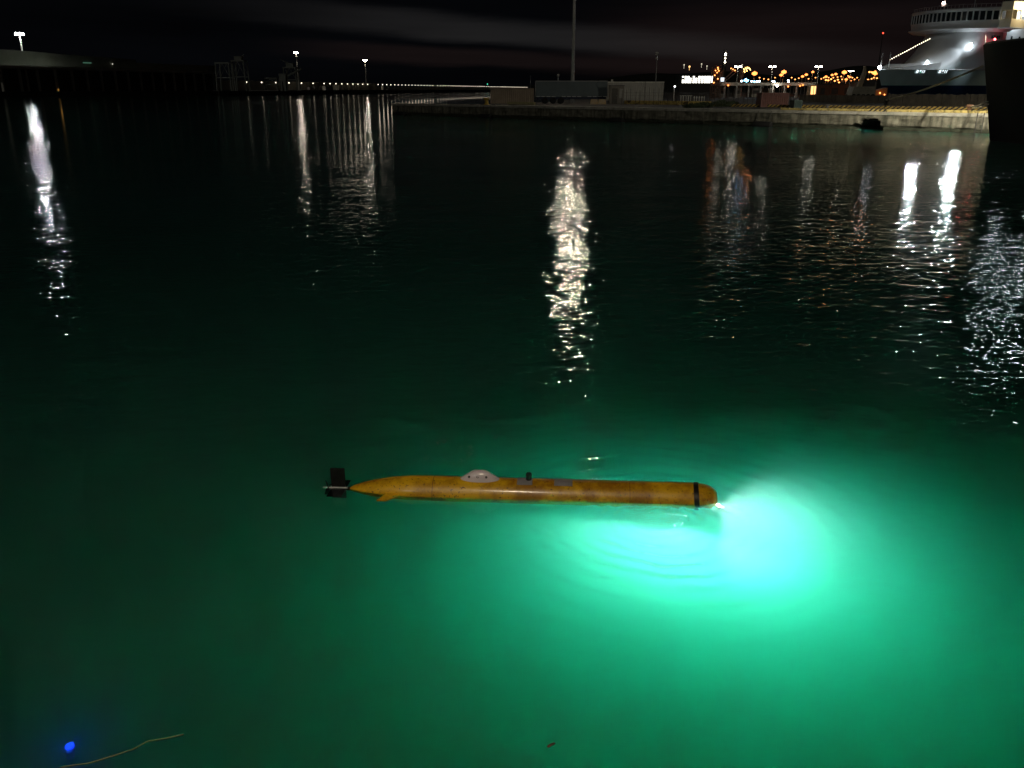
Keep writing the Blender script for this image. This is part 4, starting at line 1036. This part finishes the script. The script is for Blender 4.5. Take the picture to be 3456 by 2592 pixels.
def booth():
    Y = 255; x0 = hx(2736, Y); x1 = hx(2757, Y); L = x1 - x0; h_ = zat(288, Y) - QZ
    root = empty('gatehouse', (x0, Y, QZ), 0, 'small gatehouse glowing orange at the right end of the canopy', 'gatehouse')
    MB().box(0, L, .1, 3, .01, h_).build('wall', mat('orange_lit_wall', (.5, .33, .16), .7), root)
    for s in (0, 1): MB().box(.12 + s * L / 2, L / 2 - .08 + s * L / 2, .03, .097, .9, h_ - .2).build('lit_window', emit('lit_window_orange', (1, .5, .18), 2.2), root)
    MB().box(-.1, L + .1, 0, 3.1, h_ + .003, h_ + .15).build('roof', M_DSTEEL, root)
booth()
# building with a grid of white lights
def grid_building():
    Y = 620; x0 = hx(2292, Y); x1 = hx(2412, Y); L = x1 - x0
    root = empty('lit_building', (x0, Y, QZ), 0, 'distant building whose facade is a grid of bright white lights', 'building')
    zt = zat(253, Y) - QZ; MB().box(0, L, 0, 15, .01, zt).build('wall', M_DSTEEL, root)
    G = emit('white_window_glow', (1, .95, .84), 3.2)
    cols = [(2303, 4, 1), (2312, 4, 0), (2321, 4, 0), (2328, 3, 0), (2339, 4, 0), (2348, 3, 0), (2358, 4, 0), (2368, 4, 0), (2377, 4, 0), (2385, 4, 0), (2392, 4, 0), (2400, 4, 0)]
    for px, nn, gap in cols:
        for k in range(nn):
            if gap and k == 2: continue
            u = hx(px, Y) - x0; z = zat(277.5 - k * 6.0, Y) - QZ
            MB().box(u - .62, u + .62, -.1, -.01, z - .5, z + .5).build('lit_window', G, root)
grid_building()
# brown lattice tower with orange lights and slanting conveyor
def tower():
    Y = 230; x0 = hx(2404, Y); x1 = hx(2432, Y); w = x1 - x0; h_ = zat(226, Y) - QZ
    root = empty('lattice_tower', (x0, Y, QZ), 0, 'rusty lattice tower with orange lights beside the canopy', 'tower')
    q = MB()
    M_T = mat('rusty_tower', (.26, .14, .09), .7, var=.35)
    for u in (0, w * .5, w):
        for v in (0, 2.2): MB().box(u - .09, u + .09, v - .09, v + .09, 0, h_ * (1 if u < w else .88)).build('leg', M_T, root)
    n = 8
    for k in range(n):
        z = h_ * (k + .5) / n; q.box(0, w, -.06, .06, z, z + .1); q.tube([(0, 0, z), (w, 0, z + h_ / n)], .05, 4); q.tube([(w, 0, z), (0, 0, z + h_ / n)], .05, 4)
    q.build('lattice', M_T, root)
    for u, py in ((.45, 228), (.5, 233), (.2, 238), (.6, 239), (.4, 245), (.15, 254), (.55, 266), (.1, 279)):
        MB().ball((u * w, -.25, zat(py, Y) - QZ), .17, 1).build('orange_lamp', SODS, root)
    MB().box(w * .95, w * 1.3, -.3, .3, zat(275, Y) - QZ, zat(262, Y) - QZ).build('lit_panel', emit('pale_blue_panel', (.8, .9, 1), 1.6), root)
    a = (hx(2433, Y) - x0, 0, zat(277, Y) - QZ); b_ = (hx(2474, Y) - x0, 0, zat(236, Y) - QZ)
    for d in (0, .75): MB().tube([(a[0] + d, 0, a[2]), (b_[0] + d, 0, b_[2] - d * .3)], .12, 6).build('boom', mat('boom_pink', (.42, .27, .23), .6), root)
    MB().tube([(w * 1.0, 1, 0), (w * .95, 1, h_ * .93)], .07, 5).tube([(w * 1.25, 1, h_ * .35), (w * 1.25, 1, h_ * .93)], .07, 5).build('mast_pair', M_T, root)
    for u, v in ((2461, 231), (2468, 234), (2475, 238)): MB().ball((hx(u, Y) - x0, -.2, zat(v, Y) - QZ), .16, 1).build('boom_lamp', SODS, root)
    return root
tower()
def chimney():
    Y = 520; x = hx(2438, Y); zt = zat(168, Y)
    root = empty('tall_stack', (x, Y, QZ), 0, 'tall dark stack with white lights up its side behind the rusty tower', 'stack')
    MB().tube([(0, 0, 0), (0, 0, zt - QZ)], [1.6, .9], 12).build('shaft', M_DSTEEL, root, True)
    for py, r in ((182, .55), (186, .45), (197, .4), (205, .25), (210, .5)): MB().ball((0, -1.5, zat(py, Y) - QZ), r, 1).build('stack_lamp', WDL3, root)
    MB().box(-1.6, 1.6, -1.3, 1.3, zt - QZ - 3, zt - QZ - 2.6).build('platform', M_DSTEEL, root)
WDL3 = emit('stack_white', (1, .9, .7), 12)
chimney()
def conveyor():
    Y = 300; x = hx(2497, Y)
    root = empty('silo_column', (x, Y, QZ), 0, 'orange banded column with a curved row of amber lamps at its top', 'column')
    q = MB(); h_ = zat(234, Y) - QZ
    for k in range(6): q.lathe([(.65, h_ * k / 6), (.7, h_ * k / 6 + .1), (.65, h_ * (k + 1) / 6 - .15)], 14)
    q.build('column', mat('orange_brown', (.4, .2, .12), .7), root, True)
    AM = emit('amber_lamp', (1, .55, .15), 6)
    for px, py in ((2503, 231), (2509, 228), (2514, 226), (2519, 227), (2523, 231), (2505, 239), (2512, 235)): MB().tube([(hx(px, Y) - x, -.3, zat(py, Y) - QZ), (hx(px + 4, Y) - x, -.3, zat(py + 6, Y) - QZ)], .14, 5).build('amber_lamp', AM, root)
    MB().tube([(0, 0, h_), (1.2, 0, h_ + .8), (2.8, 0, h_ + .3)], .12, 5).build('top_arm', M_DSTEEL, root)
conveyor()
def machine():
    Y = 235; x0 = hx(2873, Y); w = hx(2957, Y) - x0
    root = empty('mobile_crane', (x0, Y, QZ), 0, 'pale grey mobile crane with a thick leaning boom left of the ferry bow', 'crane')
    zt = zat(292, Y) - QZ
    M_ = mat('crane_pale', (.34, .32, .25), .7, var=.35, scale=.6)
    MB().prism([(0, .4), (w, .4), (w * .97, zt), (w * .12, zt)], 0, 4).build('carrier', M_, root)
    for k in range(5): MB().lathe([(.55, -.25), (.55, .25)], 16, 'X', Matrix.Translation((w * (k + .6) / 5.2, -.1, .55)) @ Matrix.Rotation(R(90), 4, 'Z')).build('wheel', M_BLACK, root)
    q = MB(); b0 = hx(2908, Y) - x0; b1 = hx(2921, Y) - x0; z1 = zat(246, Y) - QZ; z2 = zat(222, Y) - QZ
    q.sections([[(b0 - .6, 1.4, zt), (b0 + .6, 1.4, zt), (b0 + .6, 2.6, zt), (b0 - .6, 2.6, zt)], [(b1 - .45, 1.5, z1), (b1 + .35, 1.5, z1), (b1 + .35, 2.5, z1), (b1 - .45, 2.5, z1)], [(b1 - .35, 1.7, z2), (b1 + .05, 1.7, z2), (b1 + .05, 2.3, z2), (b1 - .35, 2.3, z2)]])
    q.build('boom', mat('boom_sand', (.42, .34, .22), .7), root)
    MB().box(w * .55, w * .95, .4, 3.6, zt + .003, zt + 1.6).build('cab', M_DSTEEL, root)
machine()
def tent():
    Y = 240; x0 = hx(2955, Y); w = hx(2995, Y) - x0; h_ = zat(296, Y) - QZ
    root = empty('lit_stall', (x0, Y, QZ), 0, 'low shelter glowing orange just under the ferry bow', 'shelter')
    MB().prism([(0, 0), (w, 0), (w, h_), (0, h_ * .75)], 0, 3).build('body', mat('tent_orange', (.5, .26, .1), .8), root)
    MB().ball((w * .35, -.5, h_ * .5), .22, 1).build('lamp', SODS, root); MB().ball((w * .75, -.5, h_ * .35), .18, 1).build('lamp', SODS, root)
tent()
def shed2(px0, px1, pt, Y, label, m):
    x0 = hx(px0, Y); w = hx(px1, Y) - x0; h_ = zat(pt, Y) - QZ
    root = empty('terminal_shed', (x0, Y, QZ), 0, label, 'shed')
    MB().box(0, w, 0, 8, .01, h_).build('wall', m, root); MB().box(-.3, w + .3, -.3, 8.3, h_ + .003, h_ + .35).build('roof', M_DSTEEL, root)
    for k in range(max(2, int(w / 4))): MB().box(1 + k * 4, 2.6 + k * 4, -.06, -.003, .5, h_ * .7).build('door', M_DSTEEL, root)
M_RB = mat('red_brown_shed', (.22, .10, .06), .8, var=.3, scale=.3)
shed2(2760, 2800, 286, 330, 'red-brown terminal shed right of the canopy', M_RB)
shed2(2806, 2866, 284, 345, 'wide orange-lit terminal shed among the sodium lamps', M_RB)
shed2(2885, 2955, 276, 360, 'grey terminal shed behind the mobile crane', mat('grey_shed', (.25, .22, .18), .8))
# lamp by the white container
small_lamp(2277, 292, 175, .16, emit('pale_lamp', (1, 1, 1), 8), 'single pale white lamp right of the white container', 'yard_lamp')
# red warning light mast
Y = 900; root = empty('radio_mast', (hx(2955, Y), Y, 0), 0, 'faint radio mast with a red warning light high above the terminal', 'mast')
zt = zat(112, Y); MB().tube([(0, 0, 0), (0, 0, zt)], [1.0, .25], 6).build('mast', M_DSTEEL, root); MB().ball((0, -.6, zt), .75, 1).build('warning_lamp', emit('red_warning', (1, .06, .03), 5), root)
# hills and town lights far behind
def hills():
    import mathutils.noise as mn
    q = MB(); n = 90; rows = []
    for i in range(n + 1):
        px = 1500 + (4200 - 1500) * i / n; Y = 3200
        e = .5 + .5 * math.sin((px - 1500) / 2700 * math.pi); z = max(2, 95 * e * (0.75 + .5 * mn.noise(Vector((px * .004, 0, 0)))) * min(1, (px - 1500) / 700))
        x = (px - CX) / F * Y * 1.03
        rows.append([q.b.verts.new((x, Y, -5)), q.b.verts.new((x, Y + 100, z * .6)), q.b.verts.new((x * 1.05, Y + 400, z)), q.b.verts.new((x * 1.1, Y + 900, -5))])
    for a, b_ in zip(rows, rows[1:]):
        for k in range(3): q.b.faces.new((a[k], b_[k], b_[k + 1], a[k + 1]))
    tag(q.build('hills', mat('dark_hill', (.03, .035, .025), .9, scale=.01), None, True), kind='structure')
hills()
TL = emit('town_light', (1, .55, .2), 2.2); TLW = emit('town_light_white', (.9, .8, .6), 1.0)
for i, (px, py) in enumerate(((2309, 219), (2327, 225), (2386, 223), (2368, 216), (2505, 219))):
    p = at(px, py, 3150); o = MB().ball((0, 0, 0), 3.6 if i == 1 else 2.4, 1).tube([(0, 0, -3), (0, 0, -12)], .5, 5).build('hillside_lamp', TL if i in (1,) else TLW); o.location = p
    tag(o, ['faint light on the dark hill, leftmost of the five', 'orange light on the dark hill left of the rusty tower', 'faint light on the dark hill nearest the rusty tower', 'dim light highest on the dark hill left of the tower', 'white light in the sky above the amber lamps'][i], 'lamp', 'lights on the hillside')
# green harbour light beyond the breakwater
p = at(1645, 285, 2350); root = empty('harbour_beacon', (p.x, p.y, 0), 0, 'tiny green harbour light above the end of the breakwater lamps', 'beacon')
MB().tube([(0, 0, 0), (0, 0, p.z)], [1.2, .8], 8).build('tower', M_GALV, root); MB().ball((0, 0, p.z + .8), 1.3, 1).build('green_lamp', emit('green_beacon', (.1, 1, .6), 1.6), root)

# ---------------------------------------------------------------- small things in the water
def blue_lamp():
    p = gnd(122, 2506); 
    root = empty('underwater_lamp', (p.x + .02, p.y + .3, -.62), 0, 'small blue light glowing under the water at the lower left', 'underwater lamp')
    MB().lathe([(.02, -.06), (.028, -.05), (.028, .02), (.022, .03)], 16).build('housing', M_BLACK, root, True)
    MB().ball((0, 0, .045), .022, 2).build('blue_led', emit('blue_led_glow', (.01, .04, 1), .8), root)
    lamp_light('led_light', 'POINT', (0, 0, .09), P_BLUE, (.006, .025, 1), root, shadow_soft_size=.028)
P_BLUE = .22
blue_lamp()
pts = [gnd(x_, y_) for x_, y_ in ((120, 2620), (220, 2588), (300, 2577), (380, 2553), (450, 2530), (500, 2502), (560, 2493), (620, 2480))]
for k, p in enumerate(pts): p.z = .003
tag(MB().tube(pts, .005, 6).build('tether', mat('yellow_tether', (.13, .15, .06), .6), None, True), 'thin pale tether floating on the water beside the blue light', 'cable')
p = gnd(1860, 2516)
lf = MB().sections([[(-.03, 0, 0), (-.03, .001, .002)], [(-.01, -.012, .002), (-.01, .012, .006)], [(.015, -.01, .003), (.015, .01, .006)], [(.035, 0, .001), (.035, .001, .003)]], close=False) if False else MB()
lf.prism([(-.03, 0), (-.012, .004), (.01, .005), (.032, .001), (.01, -.001), (-.012, -.001)], -.009, .009)
o = lf.build('leaf', mat('brown_leaf', (.12, .06, .03), .7)); o.location = (p.x, p.y, .003); o.rotation_euler = (0, 0, .6); tag(o, 'tiny brown leaf floating near the bottom edge', 'leaf')

# foam and scum wisps on the surface behind the vehicle
def foam():
    q = MB(); random.seed(21)
    def wisp(pp, n, w):
        for k in range(n):
            t = random.random() * (len(pp) - 1); i = int(t); f = t - i
            x_ = pp[i][0] * (1 - f) + pp[min(i + 1, len(pp) - 1)][0] * f + random.gauss(0, w); y_ = pp[i][1] * (1 - f) + pp[min(i + 1, len(pp) - 1)][1] * f + random.gauss(0, w * .4)
            p = gnd(x_, y_); s_ = random.uniform(.0015, .005)
            q.lathe([(s_, .0005), (s_ * .8, s_ * .35)], 6, 'Z', Matrix.Translation((p.x, p.y, 0)) @ Matrix.Diagonal((random.uniform(1, 3), 1, 1, 1)))
    wisp([(1470, 1497), (1485, 1490), (1500, 1487)], 30, 6)
    wisp([(1560, 1505), (1585, 1510), (1600, 1520), (1592, 1540), (1570, 1552), (1545, 1562)], 70, 9)
    wisp([(1400, 1550), (1450, 1545), (1500, 1560)], 30, 14)
    wisp([(1680, 1470), (1720, 1478)], 14, 12)
    for k in range(60):
        p = gnd(random.uniform(1250, 2300), random.uniform(1380, 1590)); q.lathe([(.002, .0005), (.0015, .002)], 6, 'Z', Matrix.Translation((p.x, p.y, 0)))
    tag(q.build('foam', mat('foam_white', (.4, .45, .42), .7)), 'thin wisps of pale foam on the water behind the vehicle', kind='stuff')
foam()
